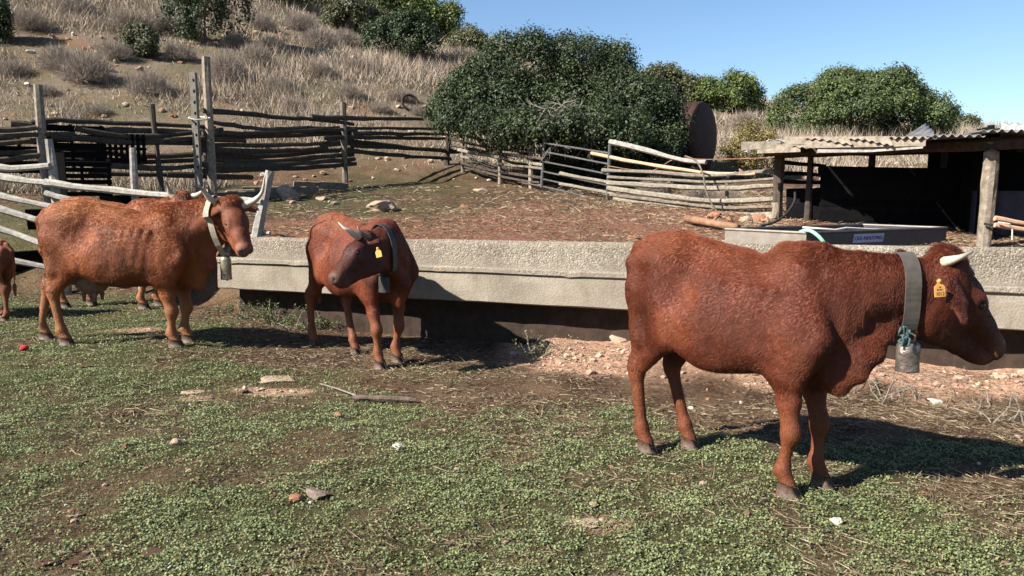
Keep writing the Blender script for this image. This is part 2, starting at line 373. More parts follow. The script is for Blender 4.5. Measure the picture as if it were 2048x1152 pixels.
RL = [[(20, 246), (85, 254), (115, 255)], [(-40, 262), (75, 256)], [(62, 246), (130, 241), (200, 245), (330, 249), (432, 256)], [(150, 255), (185, 264), (250, 274), (330, 271), (446, 258)],
      [(-60, 292), (0, 287), (75, 281), (140, 279)], [(262, 285), (400, 278), (492, 281)], [(95, 294), (200, 303), (300, 313), (432, 305)], [(185, 329), (330, 337), (415, 328)], [(175, 346), (300, 349), (425, 351)],
      [(-50, 326), (90, 310)], [(-30, 307), (110, 300), (200, 296)],
      [(405, 222), (490, 228), (580, 237), (620, 238), (707, 249)], [(420, 243), (520, 258), (600, 256), (705, 256), (886, 258)], [(622, 234), (700, 237), (848, 238)], [(415, 272), (560, 271), (702, 266)], [(418, 280), (486, 281)],
      [(400, 291), (540, 290), (650, 287), (708, 282)], [(405, 300), (550, 302), (655, 296)], [(405, 317), (480, 322), (550, 323), (640, 313), (708, 309)], [(405, 342), (500, 339), (600, 336), (712, 328)], [(335, 350), (430, 353), (505, 355)],
      [(650, 275), (698, 275), (800, 276), (890, 277)], [(690, 281), (750, 288), (850, 299), (930, 305)], [(690, 301), (780, 310), (902, 318)], [(600, 263), (705, 262), (712, 263)], [(655, 279), (712, 274)], [(640, 290), (712, 285)], [(405, 266), (520, 266), (640, 260), (710, 259)], [(410, 310), (520, 312), (650, 303), (708, 297)], [(405, 330), (520, 331), (640, 324), (710, 318)], [(200, 262), (300, 262), (420, 268)], [(100, 272), (220, 282), (330, 284), (425, 288)], [(120, 318), (300, 324), (420, 318)], [(705, 266), (800, 268), (890, 268)], [(700, 291), (800, 296), (905, 300)], [(-40, 274), (60, 270), (150, 268)]]
for i, pts in enumerate(RL):
    pole(fa, 'rail', [at(px, py, yf(px, -.09 if i % 2 else .08)) for px, py in pts], random.uniform(.042, .062), 'dark_wood', wob=.4, flat=.6)
# tie of white rope
tp = [at(380, 237, 13.88), at(395, 240, 13.9), at(416, 238, 14.05), at(420, 236, 14.2), at(400, 234, 14.32), at(380, 235, 14.1), at(379, 238, 13.9)]
pole(fa, 'rope_tie', tp, .016, 'rope', .016, .1, 16)
# fence from the corner down to the gate, half under the bush
YM = ([870, 900, 1085, 1217, 1560], [21.0, 20.4, 16.6, 15.0, 12.3]); ym = lambda px, off=0: float(np.interp(px, *YM)) + off
fb = empty('pole_fence', (at(990, 330, 18.4).x, 18.4, 1.4)); tag(fb, 'fence of thin grey poles in the shade under the big bush', 'fence')
for px, pt in ((925, 268), (1000, 276), (1062, 284)): post(fb, px, pt, ym(px, .06), .05, 'old_wood')
for pts in ([(893, 264), (990, 284), (1088, 292)], [(905, 290), (975, 304), (1088, 318)], [(912, 311), (985, 326), (1088, 338)], [(920, 326), (1000, 344), (1088, 356)], [(900, 277), (980, 296), (1080, 305)], [(930, 334), (1010, 355), (1080, 366)], [(915, 300), (1000, 315), (1086, 330)]):
    pole(fb, 'rail', [at(px, py, ym(px, random.uniform(-.08, .08))) for px, py in pts], random.uniform(.035, .05), random.choice(('rail_wood', 'dark_wood')))  # darker wood mixed in to paint the bush's shade onto rails
# tubular gate
ga = empty('metal_gate', (at(1150, 380, 15.7).x, 15.7, 1.3)); tag(ga, 'galvanised tubular field gate with horizontal bars by the bush', 'gate')
for px, p0, p1 in ((1086, 268, 376), (1217, 283, 407)): pole(ga, 'upright', [at(px + 3, p0, ym(px)), at(px - 3, p1, ym(px))], .03, 'galvanised', .03, .05, 4)
for pts in ([(1086, 286), (1217, 306)], [(1086, 303), (1216, 328)], [(1086, 323), (1215, 348)], [(1086, 343), (1214, 370)], [(1085, 358), (1213, 386)], [(1045, 366), (1085, 373), (1213, 403)]):
    pole(ga, 'bar', [at(px, py, ym(px)) for px, py in pts], .019, 'galvanised', .019, .05)
pole(ga, 'twine_tie', [at(1144, 368, 15.83), at(1146, 374, 15.8), at(1143, 381, 15.83)], .018, 'twine', .012, .1, 5)
# fence from gate to shed
fc = empty('pole_fence', (at(1390, 420, 13.6).x, 13.6, 1.1)); tag(fc, 'sunlit fence of long grey wavy rails running to the shed corner', 'fence')
for pts, r, mt in (([(1220, 283), (1300, 303), (1370, 321), (1412, 324)], .05, 'grey_wood'), ([(1183, 307), (1290, 328), (1400, 344), (1450, 348), (1512, 347)], .036, 'peeled_wood'),
                   ([(1205, 341), (1320, 345), (1410, 352), (1500, 345), (1566, 340)], .04, 'rail_wood'), ([(1215, 366), (1340, 373), (1450, 377), (1562, 370)], .05, 'rail_wood'),
                   ([(1215, 377), (1300, 388), (1430, 402), (1558, 397)], .055, 'rail_wood'), ([(1228, 399), (1330, 413), (1450, 428), (1562, 427)], .05, 'rail_wood'),
                   ([(1216, 354), (1330, 360), (1440, 364), (1560, 357)], .03, 'rail_wood'), ([(1222, 390), (1320, 402), (1440, 415), (1558, 413)], .035, 'old_wood'), ([(1120, 347), (1165, 355), (1225, 366)], .04, 'rail_wood'), ([(1120, 368), (1170, 376), (1230, 389)], .04, 'rail_wood')):
    pole(fc, 'rail', [at(px, py, ym(px, -.06)) for px, py in pts], r, mt, wob=.3)
for px, pt in ((1340, 335), (1455, 345)): post(fc, px, pt, ym(px, .1), .035, 'rail_wood')
post(fc, 1554, 404, 12.2, .085, 'old_wood', name='stump')
pole(fc, 'wire', [at(1216, 332, 14.9), at(1300, 342, 14.3), at(1350, 318, 13.9), at(1410, 319, 13.5), at(1500, 317, 12.8), at(1560, 314, 12.4)], .008, 'rusty_pipe', .008, .1, 24)
hz_ = empty('hose', at(1400, 440, 12.9)); 
hz_ = MB().tube([q - Vector((0, 0, 0)) for q in smooth_path([at(1370, 312, 13.3), at(1392, 322, 13.15), at(1405, 345, 13.0), at(1412, 380, 12.95), at(1425, 410, 12.9), at(1450, 443, 12.85)], 26)], .015, 7).build('water_hose', MATS['old_wood'], None, True)
tag(hz_, 'grey hose looped over the rails between gate and shed', 'hose')
bpy.data.objects.remove(bpy.data.objects['hose'])

# pale fence behind the horned cows
fd = empty('pole_fence', (at(265, 420, 11).x, 11.0, .4)); tag(fd, 'bleached pale rail fence behind the horned cows', 'fence')
YP = ([-60, 100, 265, 530], [11.4, 11.2, 10.9, 9.95]); yp = lambda px, off=0: float(np.interp(px, *YP)) + off
post(fd, 98, 278, yp(100, .06), .065, 'grey_wood', -.1); post(fd, 265, 296, yp(265, .06), .055, 'grey_wood', 0)
pole(fd, 'leaning_post', [at(503, 520, 9.85), at(522, 430, 9.95), at(541, 341, 10.05)], .075, 'grey_wood', .06, .25, 8)
mb = MB(); a_ = at(118, 305, 11.6); z_ = Hs(a_.x, 11.6); mb.box((a_.x - fd.location.x, 11.6 - fd.location.y, (a_.z + z_) / 2 - fd.location.z), (.16, .03, a_.z - z_)); mb.build('plank', MATS['black_board'], fd)
for pts, r in (([(92, 365), (180, 376), (265, 384), (400, 396), (525, 403)], .055), ([(92, 387), (155, 402), (260, 420), (380, 436)], .05), ([(-40, 330), (0, 334), (50, 337), (99, 330)], .055), ([(-40, 348), (0, 354), (50, 362), (98, 365)], .058),
               ([(-40, 383), (0, 392), (50, 402), (108, 415)], .055), ([(-40, 404), (0, 417), (60, 436), (120, 455)], .06), ([(-40, 444), (0, 458), (60, 478), (130, 500)], .055), ([(25, 521), (70, 530), (130, 543)], .045), ([(495, 478), (516, 466), (540, 466)], .03)):
    pole(fd, 'rail', [at(px, py, yp(px, -.05) if py < 500 else 10.9) for px, py in pts], r, 'grey_wood', wob=.3)

# ------------------------------------------------------------------ scrap timber beside the pen
def pallet(px, py, Y, w_, h_, rz, lean, label, mat='black_board', vertical=False, n=6, name='pallet'):
    c = at(px, py, Y); e = empty(name, c, rz); tag(e, label, 'pallet', None); Rm = Matrix.Rotation(lean, 3, 'X')
    for i in range(n):
        f = (i + .5) / n - .5
        MB().box(Rm @ (Vector((f * w_, 0, 0)) if vertical else Vector((0, 0, f * h_))), (w_ / n * .62, .02, h_) if vertical else (w_, .02, h_ / n * .68), Rm).build('slat', MATS[mat], e)
    for f in (-.45, 0, .45):
        MB().box(Rm @ (Vector((0, .05, f * h_ * .8)) if vertical else Vector((f * w_, .05, 0))), (w_, .07, .05) if vertical else (.05, .07, h_), Rm).build('bearer', MATS[mat], e)
    return e
pallet(145, 292, 12.9, 1.0, .72, .62, -.12, 'dark weathered pallet leaning on the fence above the pale post', n=5)
pallet(165, 358, 12.6, .85, .62, .5, .35, 'dark broken pallet tipped over at the foot of the fence', n=6)
pallet(243, 297, 13.3, .78, .50, .55, .0, 'dark feed rack of upright slats standing by the thin post', vertical=True, n=9, name='feed_rack')
pallet(40, 312, 12.9, 1.1, .6, .6, .1, 'low dark slatted board behind the pen posts at the fence end', n=5)
for i, (px, py, L_, rz) in enumerate(((205, 380, 2.3, -.6), (60, 385, 1.8, -.5), (300, 372, 1.6, -.7), (470, 312, 1.7, -.55), (560, 318, 1.5, -.5), (640, 310, 1.2, -.3), (520, 330, 1.3, -.8))):
    Y = yf(px) - .25; c = at(px, py, Y); zg = Hs(c.x, Y)
    o = MB().box((0, 0, 0), (L_, .04, .34 if i < 3 else .14), Matrix.Rotation(random.uniform(-.05, .05), 3, 'Y') @ Matrix.Rotation(.25, 3, 'X')).build('plank', MATS['black_board' if i < 3 else 'old_wood'])  # black ones paint the rails' ground shadows plus a real black sheet
    o.location = (c.x, Y, zg + .10); o.rotation_euler.z = rz + .9
    tag(o, ['wide black board lying along the pen fence behind the big cow', 'black board lying below the pallets at the pen end', 'black board under the feed rack', 'old plank lying in front of the tall fence post', 'old plank lying at the middle of the dark fence', 'short old plank lying by the post with stones behind', 'old plank lying in front of another below the dark fence'][i], 'plank', 'scrap planks at the pen fence')

# ------------------------------------------------------------------ steel basin
ba = empty('steel_basin', (4.2, 9.8, .7)); tag(ba, 'wide open steel basin with blue printed label in front of the shed', 'basin')
cn = [Vector((3.41, 8.9, 0)), Vector((5.62, 9.94, 0)), Vector((4.9, 10.75, 0)), Vector((2.69, 9.71, 0))]
zt, zbm = 1.05, .70; cen = sum(cn, Vector()) / 4
for i in range(4):
    a_, b_ = cn[i], cn[(i + 1) % 4]; t_ = .03; dr = (b_ - a_).normalized(); inn = Vector((-dr.y, dr.x, 0))
    if inn.dot(cen - a_) < 0: inn = -inn
    q = [a_, b_, b_ + inn * t_ - dr * t_, a_ + inn * t_ + dr * t_]
    V = [p + Vector((0, 0, z)) - ba.location for z in (zbm, zt) for p in q]
    o = MB().add(V, [(3, 2, 1, 0), (4, 5, 6, 7), (0, 1, 5, 4), (1, 2, 6, 5), (2, 3, 7, 6), (3, 0, 4, 7)]).build('side', MATS['basin_galv' if i in (3,) else 'basin_paint'], ba)
    MB().tube([a_ + Vector((0, 0, zt)) - ba.location, b_ + Vector((0, 0, zt)) - ba.location], .016, 8).build('rim', MATS['basin_galv' if i in (1, 3) else 'basin_paint'], ba)
MB().add([p + (cen - p) * .01 + Vector((0, 0, zbm + .04)) - ba.location for p in cn], [(0, 1, 2, 3)]).build('floor', MATS['basin_paint'], ba)
dr = (cn[1] - cn[0]).normalized(); nn_ = Vector((dr.y, -dr.x, 0)); cc_ = cn[0] + dr * (1.02) + Vector((0, 0, .965)) + nn_ * .004 - ba.location
MS = Matrix(((dr.x, 0, nn_.x, cc_.x), (dr.y, 0, nn_.y, cc_.y), (0, 1, 0, cc_.z), (0, 0, 0, 1)))
MB().add([MS @ Vector(p) for p in ((-.27, -.055, 0), (.25, -.055, 0), (.27, .05, 0), (-.25, .05, 0))], [(0, 1, 2, 3)]).build('sticker', MATS['sticker'], ba)
pi = MB().tube([at(1606, 455, 9.3), at(1670, 460, 9.5), at(1692, 456, 9.6), at(1745, 459, 9.9), at(1790, 459, 10.2)], .014, 8).build('plastic_pipe', MATS['white_pipe'], None, True); tag(pi, 'thin white plastic pipe lying across the steel basin', 'pipe')
hs_ = MB().tube(smooth_path([at(1600, 464, 9.0), at(1618, 461, 8.85), at(1634, 470, 8.75), at(1648, 486, 8.72), at(1655, 505, 8.7)], 16), .022, 8).build('garden_hose', MATS['green_hose'], None, True); tag(hs_, 'short pale green hose hanging over the basin edge', 'hose')
a_, b_ = at(1372, 437, 11.6), at(1475, 455, 10.6)
pi = MB().tube([a_, a_ * .5 + b_ * .5, b_], .055, 12).build('rusty_pipe', MATS['rusty_pipe'], None, True); tag(pi, 'rusty brown steel pipe lying on the ground beside the basin', 'pipe')
hz_ = MB().tube(smooth_path([at(1590, 385, 11.6), at(1588, 405, 11.4), at(1570, 430, 11.2), at(1545, 446, 11.0), at(1520, 452, 10.8)], 20), .018, 7).build('water_hose', MATS['black_hose'], None, True); tag(hz_, 'black hose curving down from the shed corner to the ground', 'hose')

# ------------------------------------------------------------------ shed
sh = empty('cattle_shed', (5.6, 11.2, .9)); tag(sh, 'low ramshackle shed with corrugated roof, dark boards and log posts', 'shed'); SO = sh.location
def spole(name, pts, r, mat, **k): return pole(sh, name, pts, r, mat, **k)
A = at(1560, 300, 12.2); B = at(1985, 285, 9.5)
spole('post', [Vector((A.x, 12.2, Hs(A.x, 12.2) - .2)), A], .085, 'dark_wood', r2=.08, wob=.1)
spole('post', [Vector((B.x, 9.5, Hs(B.x, 9.5) - .3)), Vector((B.x, 9.5, 1.5)), B], .095, 'old_wood', r2=.085, wob=.15, n=8, sides=10)
for px, Y in ((1745, 11.9), (1890, 11.5), (1622, 11.95)):
    t_ = at(px, 300, Y); spole('post', [Vector((t_.x, Y, Hs(t_.x, Y) - .2)), t_], .06, 'dark_wood', wob=.1)
spole('beam', [at(1530, 303, 12.2), at(1760, 297, 11.2), at(1990, 287, 9.5), at(2150, 279, 8.6)], .085, 'dark_wood', r2=.085, wob=.1)
spole('beam', [at(1560, 308, 13.4), at(1900, 300, 13.1), Vector((10.5, 12.6, 2.15))], .07, 'dark_wood', r2=.07, wob=.1)
spole('beam', [B + Vector((0, 0, .0)), Vector((B.x + 1.7, 13.0, 2.2))], .07, 'dark_wood', wob=.1)
# back wall of boards
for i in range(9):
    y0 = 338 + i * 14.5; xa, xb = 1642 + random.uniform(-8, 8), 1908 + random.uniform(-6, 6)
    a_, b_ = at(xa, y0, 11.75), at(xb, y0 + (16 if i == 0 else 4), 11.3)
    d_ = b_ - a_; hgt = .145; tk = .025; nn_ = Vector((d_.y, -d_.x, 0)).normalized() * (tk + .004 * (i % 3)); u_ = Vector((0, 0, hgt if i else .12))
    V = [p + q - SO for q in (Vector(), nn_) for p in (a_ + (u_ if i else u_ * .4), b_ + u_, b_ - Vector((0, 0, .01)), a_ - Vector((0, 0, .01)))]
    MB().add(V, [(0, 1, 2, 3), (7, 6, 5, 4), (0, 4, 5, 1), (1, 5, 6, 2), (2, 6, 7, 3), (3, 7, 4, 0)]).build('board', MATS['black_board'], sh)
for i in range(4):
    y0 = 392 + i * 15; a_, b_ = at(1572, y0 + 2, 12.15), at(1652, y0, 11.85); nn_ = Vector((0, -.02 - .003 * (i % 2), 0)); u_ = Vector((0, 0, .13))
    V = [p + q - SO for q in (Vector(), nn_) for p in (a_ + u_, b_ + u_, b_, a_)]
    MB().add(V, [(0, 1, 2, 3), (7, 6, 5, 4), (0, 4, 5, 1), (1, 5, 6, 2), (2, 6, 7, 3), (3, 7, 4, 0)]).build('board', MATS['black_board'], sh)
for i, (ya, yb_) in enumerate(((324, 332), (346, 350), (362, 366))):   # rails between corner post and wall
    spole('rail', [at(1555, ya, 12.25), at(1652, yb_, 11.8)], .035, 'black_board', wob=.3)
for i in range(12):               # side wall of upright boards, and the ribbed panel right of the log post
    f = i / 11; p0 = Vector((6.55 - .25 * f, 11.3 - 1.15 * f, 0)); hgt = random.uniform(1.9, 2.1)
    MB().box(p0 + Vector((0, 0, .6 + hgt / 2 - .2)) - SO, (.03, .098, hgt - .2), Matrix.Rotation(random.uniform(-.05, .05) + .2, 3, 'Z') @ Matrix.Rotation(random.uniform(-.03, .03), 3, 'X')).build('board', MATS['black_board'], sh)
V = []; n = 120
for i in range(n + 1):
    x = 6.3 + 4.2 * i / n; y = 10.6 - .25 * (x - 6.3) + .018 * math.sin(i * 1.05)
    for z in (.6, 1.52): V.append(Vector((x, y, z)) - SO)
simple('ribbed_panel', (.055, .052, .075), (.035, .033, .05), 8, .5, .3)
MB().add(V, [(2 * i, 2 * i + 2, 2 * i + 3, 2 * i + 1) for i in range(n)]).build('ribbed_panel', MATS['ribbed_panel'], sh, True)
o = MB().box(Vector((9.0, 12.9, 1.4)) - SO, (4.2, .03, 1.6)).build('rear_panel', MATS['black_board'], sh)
# roof: corrugated sheets over the right half, planks and bent sheets over the left
def sheet(p00, p10, p11, p01, mat, rib=.02, nrib=7, bend=0., name='roof_sheet', th=.004):
    nu, nv = nrib * 8, 8; V = []
    for side in (0, 1):
        for j in range(nv + 1):
            for i in range(nu + 1):
                u, v = i / nu, j / nv; p = (p00 * (1 - u) + p10 * u) * (1 - v) + (p01 * (1 - u) + p11 * u) * v
                V.append(p + Vector((0, 0, rib * math.sin(2 * math.pi * nrib * u) + bend * math.sin(3.1 * u + 1.3) * (1 - v) - side * th)) - SO)
    o_ = (nu + 1) * (nv + 1); F = []
    for j in range(nv):
        for i in range(nu):
            a = j * (nu + 1) + i; F.append((a, a + 1, a + nu + 2, a + nu + 1)); F.append((o_ + a, o_ + a + nu + 1, o_ + a + nu + 2, o_ + a + 1))
    for i in range(nu): F.append((i, o_ + i, o_ + i + 1, i + 1)); a = nv * (nu + 1) + i; F.append((a, a + 1, o_ + a + 1, o_ + a))
    for j in range(nv): a = j * (nu + 1); F.append((a, a + nu + 1, o_ + a + nu + 1, o_ + a)); a += nu; F.append((a, o_ + a, o_ + a + nu + 1, a + nu + 1))
    return MB().add(V, F).build(name, MATS[mat], sh, True)
FE = lambda t: at(1500, 294, 11.75) * (1 - t) + at(2000, 273, 9.05) * t      # front edge, running on past the frame
BE = lambda t: Vector((4.6 + 2.2 * t * 1.4, 14.2 - .9 * t, 2.30 + .05 * t))
ts_ = [0.08, .27, .46, .62, .78, .94, 1.1, 1.26, 1.42, 1.58]
for i, (a_, b_) in enumerate(zip(ts_[:-1], ts_[1:])):
    dz = Vector((0, 0, .03 * (i % 2) + (.03 if i > 3 else 0)))
    sheet(FE(a_) + dz, FE(b_ + .015) + dz, BE(b_ + .015) + dz, BE(a_) + dz, 'corrugated', .018 if i > 2 else .012, 6, .05 if i < 3 else .012)
sheet(at(1795, 282, 10.8), at(1868, 268, 10.4), at(1868, 262, 11.0) , at(1850, 247, 11.4), 'corrugated', .008, 3, 0, 'loose_sheet')
sheet(at(2000, 262, 10.2), at(2140, 258, 9.6), at(2160, 248, 11), at(2005, 247, 11.2), 'white_sheet', .012, 7, 0, 'loose_sheet')
for pts, mt in (([(1483, 292), (1560, 289)], 'rail_wood'), ([(1515, 299), (1600, 296)], 'old_wood'), ([(1600, 288), (1850, 283)], 'old_wood'), ([(1635, 299), (1740, 296), (1845, 288)], 'grey_wood'), ([(1570, 282), (1700, 283), (1790, 280)], 'old_wood')):
    P = [at(px, py, 11.75 - .0054 * (px - 1500) - .08) for px, py in pts]; o = P[0]
    V = []; 
    for p in P:
        for dz in (-.055, .055):
            for dy in (-.02, .02): V.append(p + Vector((0, dy, dz + random.uniform(-.012, .012))) - SO)
    F = []
    for i in range(len(P) - 1):
        a = i * 4; F += [(a, a + 4, a + 6, a + 2), (a + 1, a + 3, a + 7, a + 5), (a + 2, a + 6, a + 7, a + 3), (a, a + 1, a + 5, a + 4)]
    a = (len(P) - 1) * 4; F += [(0, 2, 3, 1), (a, a + 1, a + 3, a + 2)]
    MB().add(V, F).build('fascia_plank', MATS[mt], sh)
# crumpled pale sheet on the roof corner
V = []; g_ = 9
for j in range(g_):
    for i in range(g_):
        p = (at(1516, 301, 11.6) * (1 - i / 8) + at(1600, 285, 11.4) * (i / 8)) + Vector((0, .09 * j, .0)) + Vector((0, 0, .10 * math.sin(i * .6) * (1 - j / 9) + .06 * float(vnoise(np.array([i * .9]), np.array([j * .8]), seed=4)[0])))
        V.append(p - SO)
o = MB().add(V, [(j * g_ + i, j * g_ + i + 1, (j + 1) * g_ + i + 1, (j + 1) * g_ + i) for j in range(g_ - 1) for i in range(g_ - 1)]).build('tarp', MATS['white_sheet'], sh, True)
md = o.modifiers.new('thick', 'SOLIDIFY'); md.thickness = .006
for pts in ([(1990, 436), (2030, 444), (2080, 452)], [(1990, 450), (2040, 458), (2090, 463)]): spole('lashed_pole', [at(px, py, 9.35) for px, py in pts], .03, 'peeled_wood', wob=.3)
spole('tie', [at(1996, 445, 9.3), at(2012, 447, 9.28), at(2024, 452, 9.3), at(2024, 480, 9.32)], .012, 'rope', wob=.1, r2=.01)
spole('wire', [at(1968, 447, 9.4), at(1985, 450, 9.38), at(1998, 448, 9.42)], .014, 'black_hose', wob=.05, r2=.014)

# ------------------------------------------------------------------ old tank behind the bush
ax = Vector((.80, -.60, 0)).normalized(); tc = at(1408, 274, 20.5)
tk = empty('old_tank', (tc.x - ax.x * 1.5, tc.y - ax.y * 1.5, tc.z - .95)); tag(tk, 'big dark rusty cylindrical tank lying behind the big bush', 'tank')
Mx = Matrix.Translation((ax.x * 1.5, ax.y * 1.5, .95)) @ Vector((0, 0, 1)).rotation_difference(ax).to_matrix().to_4x4()
MB().lathe([(.90, -3.0), (.92, -2.9), (.92, -.08), (.90, -.02)], 40, M=Mx).build('shell', MATS['tank_rust'], tk, True)
MB().lathe([(.90, -.02), (.84, .015), (.6, .05), (.3, .07), (.001, .075)], 40, M=Mx).build('end_cap', MATS['tank_rust'], tk, True)
for zz in (-.4, -2.4):
    p = Mx @ Vector((0, 0, zz)); MB().box((p.x, p.y, p.z - 1.05), (.25, 1.3, .55)).build('cradle', MATS['old_concrete_post'], tk)
# ------------------------------------------------------------------ cattle
class SDF:
    def __init__(s, lo, hi, vox):
        s.lo = np.array(lo, float); s.v = vox
        s.n = np.ceil((np.array(hi) - s.lo) / vox).astype(int) + 1
        s.ax = [s.lo[i] + np.arange(s.n[i]) * vox for i in range(3)]
        s.D = np.full(s.n, 1.0, np.float32)
    def block(s, lo, hi):
        i0 = np.clip(np.floor((np.array(lo) - s.lo) / s.v).astype(int), 0, s.n - 1); i1 = np.clip(np.ceil((np.array(hi) - s.lo) / s.v).astype(int) + 1, 1, s.n)
        sl_ = tuple(slice(a, b) for a, b in zip(i0, i1))
        return sl_, s.ax[0][sl_[0]][:, None, None], s.ax[1][sl_[1]][None, :, None], s.ax[2][sl_[2]][None, None, :]
    def comb(s, sl_, d, k, sub=False):
        A = s.D[sl_]
        if sub:
            h = np.clip(0.5 - 0.5 * (A + d) / k, 0, 1); s.D[sl_] = A * (1 - h) - d * h + k * h * (1 - h)
        else:
            h = np.clip(0.5 + 0.5 * (A - d) / k, 0, 1); s.D[sl_] = A * (1 - h) + d * h - k * h * (1 - h)
    def seg(s, p0, p1, r0, r1, side=(0, 1, 0), k=0.03, sub=False):
        # elliptical round cone: r = (radius along side, radius across)
        p0 = np.array(p0, float); p1 = np.array(p1, float); d = p1 - p0; L = np.linalg.norm(d) + 1e-9; ax = d / L
        sd = np.array(side, float); sd = sd - ax * sd.dot(ax); sd /= np.linalg.norm(sd) + 1e-9; up = np.cross(ax, sd)
        rm = max(*r0, *r1) + k + 0.03
        sl_, X, Y, Z = s.block(np.minimum(p0, p1) - rm, np.maximum(p0, p1) + rm)
        x, y, z = X - p0[0], Y - p0[1], Z - p0[2]
        a = x * ax[0] + y * ax[1] + z * ax[2]; t = np.clip(a / L, 0, 1)
        q = a - t * L; u = x * sd[0] + y * sd[1] + z * sd[2]; v = x * up[0] + y * up[1] + z * up[2]
        ts = t
        b = r0[0] + (r1[0] - r0[0]) * ts; c = r0[1] + (r1[1] - r0[1]) * ts; mn = np.minimum(b, c)
        s.comb(sl_, (np.sqrt((u / b) ** 2 + (v / c) ** 2 + (q / mn) ** 2) - 1) * mn, k, sub)
    def ell(s, c, r, M=None, k=0.03, sub=False):
        c = np.array(c, float); rm = max(r) + k + 0.03
        sl_, X, Y, Z = s.block(c - rm, c + rm); x, y, z = X - c[0], Y - c[1], Z - c[2]
        if M is not None:
            M = np.array(M); x, y, z = [M[0, i] * x + M[1, i] * y + M[2, i] * z for i in range(3)]
        s.comb(sl_, (np.sqrt((x / r[0]) ** 2 + (y / r[1]) ** 2 + (z / r[2]) ** 2) - 1) * min(r), k, sub)
    def torso(s, T, n=2.25, k=0.03):
        T = np.array(T); xs = T[:, 0]
        sl_, X, Y, Z = s.block((xs[0] - .06, -.45, .3), (xs[-1] + .06, .45, 1.5))
        xx = X[:, 0, 0]
        from_ = lambda c: np.interp(xx, xs, T[:, c])
        def sm(a):                # smooth the piecewise linear table
            for _ in range(4): a = np.convolve(np.pad(a, 3, 'edge'), np.ones(7) / 7, 'valid')
            return a
        zc, a, b = [sm(from_(c))[:, None, None] for c in (1, 2, 3)]
        out = np.maximum(np.maximum(xs[0] - X, X - xs[-1]), 0)
        zn = (Z - zc) / a
        be = b * np.clip(1 - 0.16 * zn - 0.05 * zn * zn, 0.4, 1.3)
        d = ((np.abs(Y) / be) ** n + np.abs(zn) ** n) ** (1 / n) - 1
        s.comb(sl_, d * np.minimum(a, b) + out, k)
    def sample(s, P):
        P = np.atleast_2d(P); g = (P - s.lo) / s.v; g = np.clip(g, 0, s.n - 1.001); i = np.floor(g).astype(int); f = g - i
        r = 0
        for dx in (0, 1):
            for dy in (0, 1):
                for dz in (0, 1):
                    wt = (f[:, 0] if dx else 1 - f[:, 0]) * (f[:, 1] if dy else 1 - f[:, 1]) * (f[:, 2] if dz else 1 - f[:, 2])
                    r = r + wt * s.D[i[:, 0] + dx, i[:, 1] + dy, i[:, 2] + dz]
        return r
    def nets(s):
        D = s.D; S = D < 0; nx, ny, nz = D.shape
        C = np.stack([S[a:nx - 1 + a, b:ny - 1 + b, c:nz - 1 + c] for a in (0, 1) for b in (0, 1) for c in (0, 1)], -1)
        cnt = C.sum(-1); act = (cnt > 0) & (cnt < 8); idx = np.full(act.shape, -1); ii = np.argwhere(act); idx[act] = np.arange(len(ii))
        acc = np.zeros((len(ii), 3)); num = np.zeros(len(ii)); i, j, k = ii.T
        cor = [(a, b, c) for a in (0, 1) for b in (0, 1) for c in (0, 1)]
        for p in cor:
            for ax in range(3):
                if p[ax]: continue
                q = list(p); q[ax] = 1
                d0 = D[i + p[0], j + p[1], k + p[2]]; d1 = D[i + q[0], j + q[1], k + q[2]]; mk = (d0 < 0) != (d1 < 0)
                t = np.where(mk, d0 / np.where(mk, d0 - d1, 1), 0); pt = np.tile(np.array(p, float), (len(ii), 1)); pt[:, ax] = t
                acc[mk] += pt[mk]; num[mk] += 1
        V = (ii + acc / num[:, None]) * s.v + s.lo; Q = []
        for ax in range(3):
            a1, a2 = [(1, 2), (2, 0), (0, 1)][ax]
            sA = [slice(None)] * 3; sB = [slice(None)] * 3; sA[ax] = slice(0, -1); sB[ax] = slice(1, None)
            A, B = S[tuple(sA)], S[tuple(sB)]; e = np.argwhere(A != B); fl = A[tuple(e.T)]
            ok = (e[:, a1] > 0) & (e[:, a2] > 0) & (e[:, a1] < D.shape[a1] - 1) & (e[:, a2] < D.shape[a2] - 1); e, fl = e[ok], fl[ok]
            cs = []
            for (o1, o2) in ((-1, -1), (0, -1), (0, 0), (-1, 0)):
                q = e.copy(); q[:, a1] += o1; q[:, a2] += o2; cs.append(idx[tuple(q.T)])
            q = np.stack(cs, 1); q[~fl] = q[~fl][:, ::-1]; Q.append(q)
        return V, np.concatenate(Q)
def vnormals(V, F):
    a, b, c, d = [V[F[:, i]] for i in range(4)]; fn = np.cross(c - a, d - b); n = np.zeros_like(V)
    for i in range(4): np.add.at(n, F[:, i], fn)
    return n / (np.linalg.norm(n, axis=1, keepdims=True) + 1e-12)
def lap(V, F, it=2, lam=0.5):
    E = np.concatenate([F[:, [0, 1]], F[:, [1, 2]], F[:, [2, 3]], F[:, [3, 0]]])
    cnt = np.bincount(E.ravel(), minlength=len(V))[:, None]
    for _ in range(it):
        s = np.zeros_like(V)
        for c in range(3): s[:, c] = np.bincount(E[:, 0], V[E[:, 1], c], len(V)) + np.bincount(E[:, 1], V[E[:, 0], c], len(V))
        V = V + lam * (s / cnt - V)
    return V

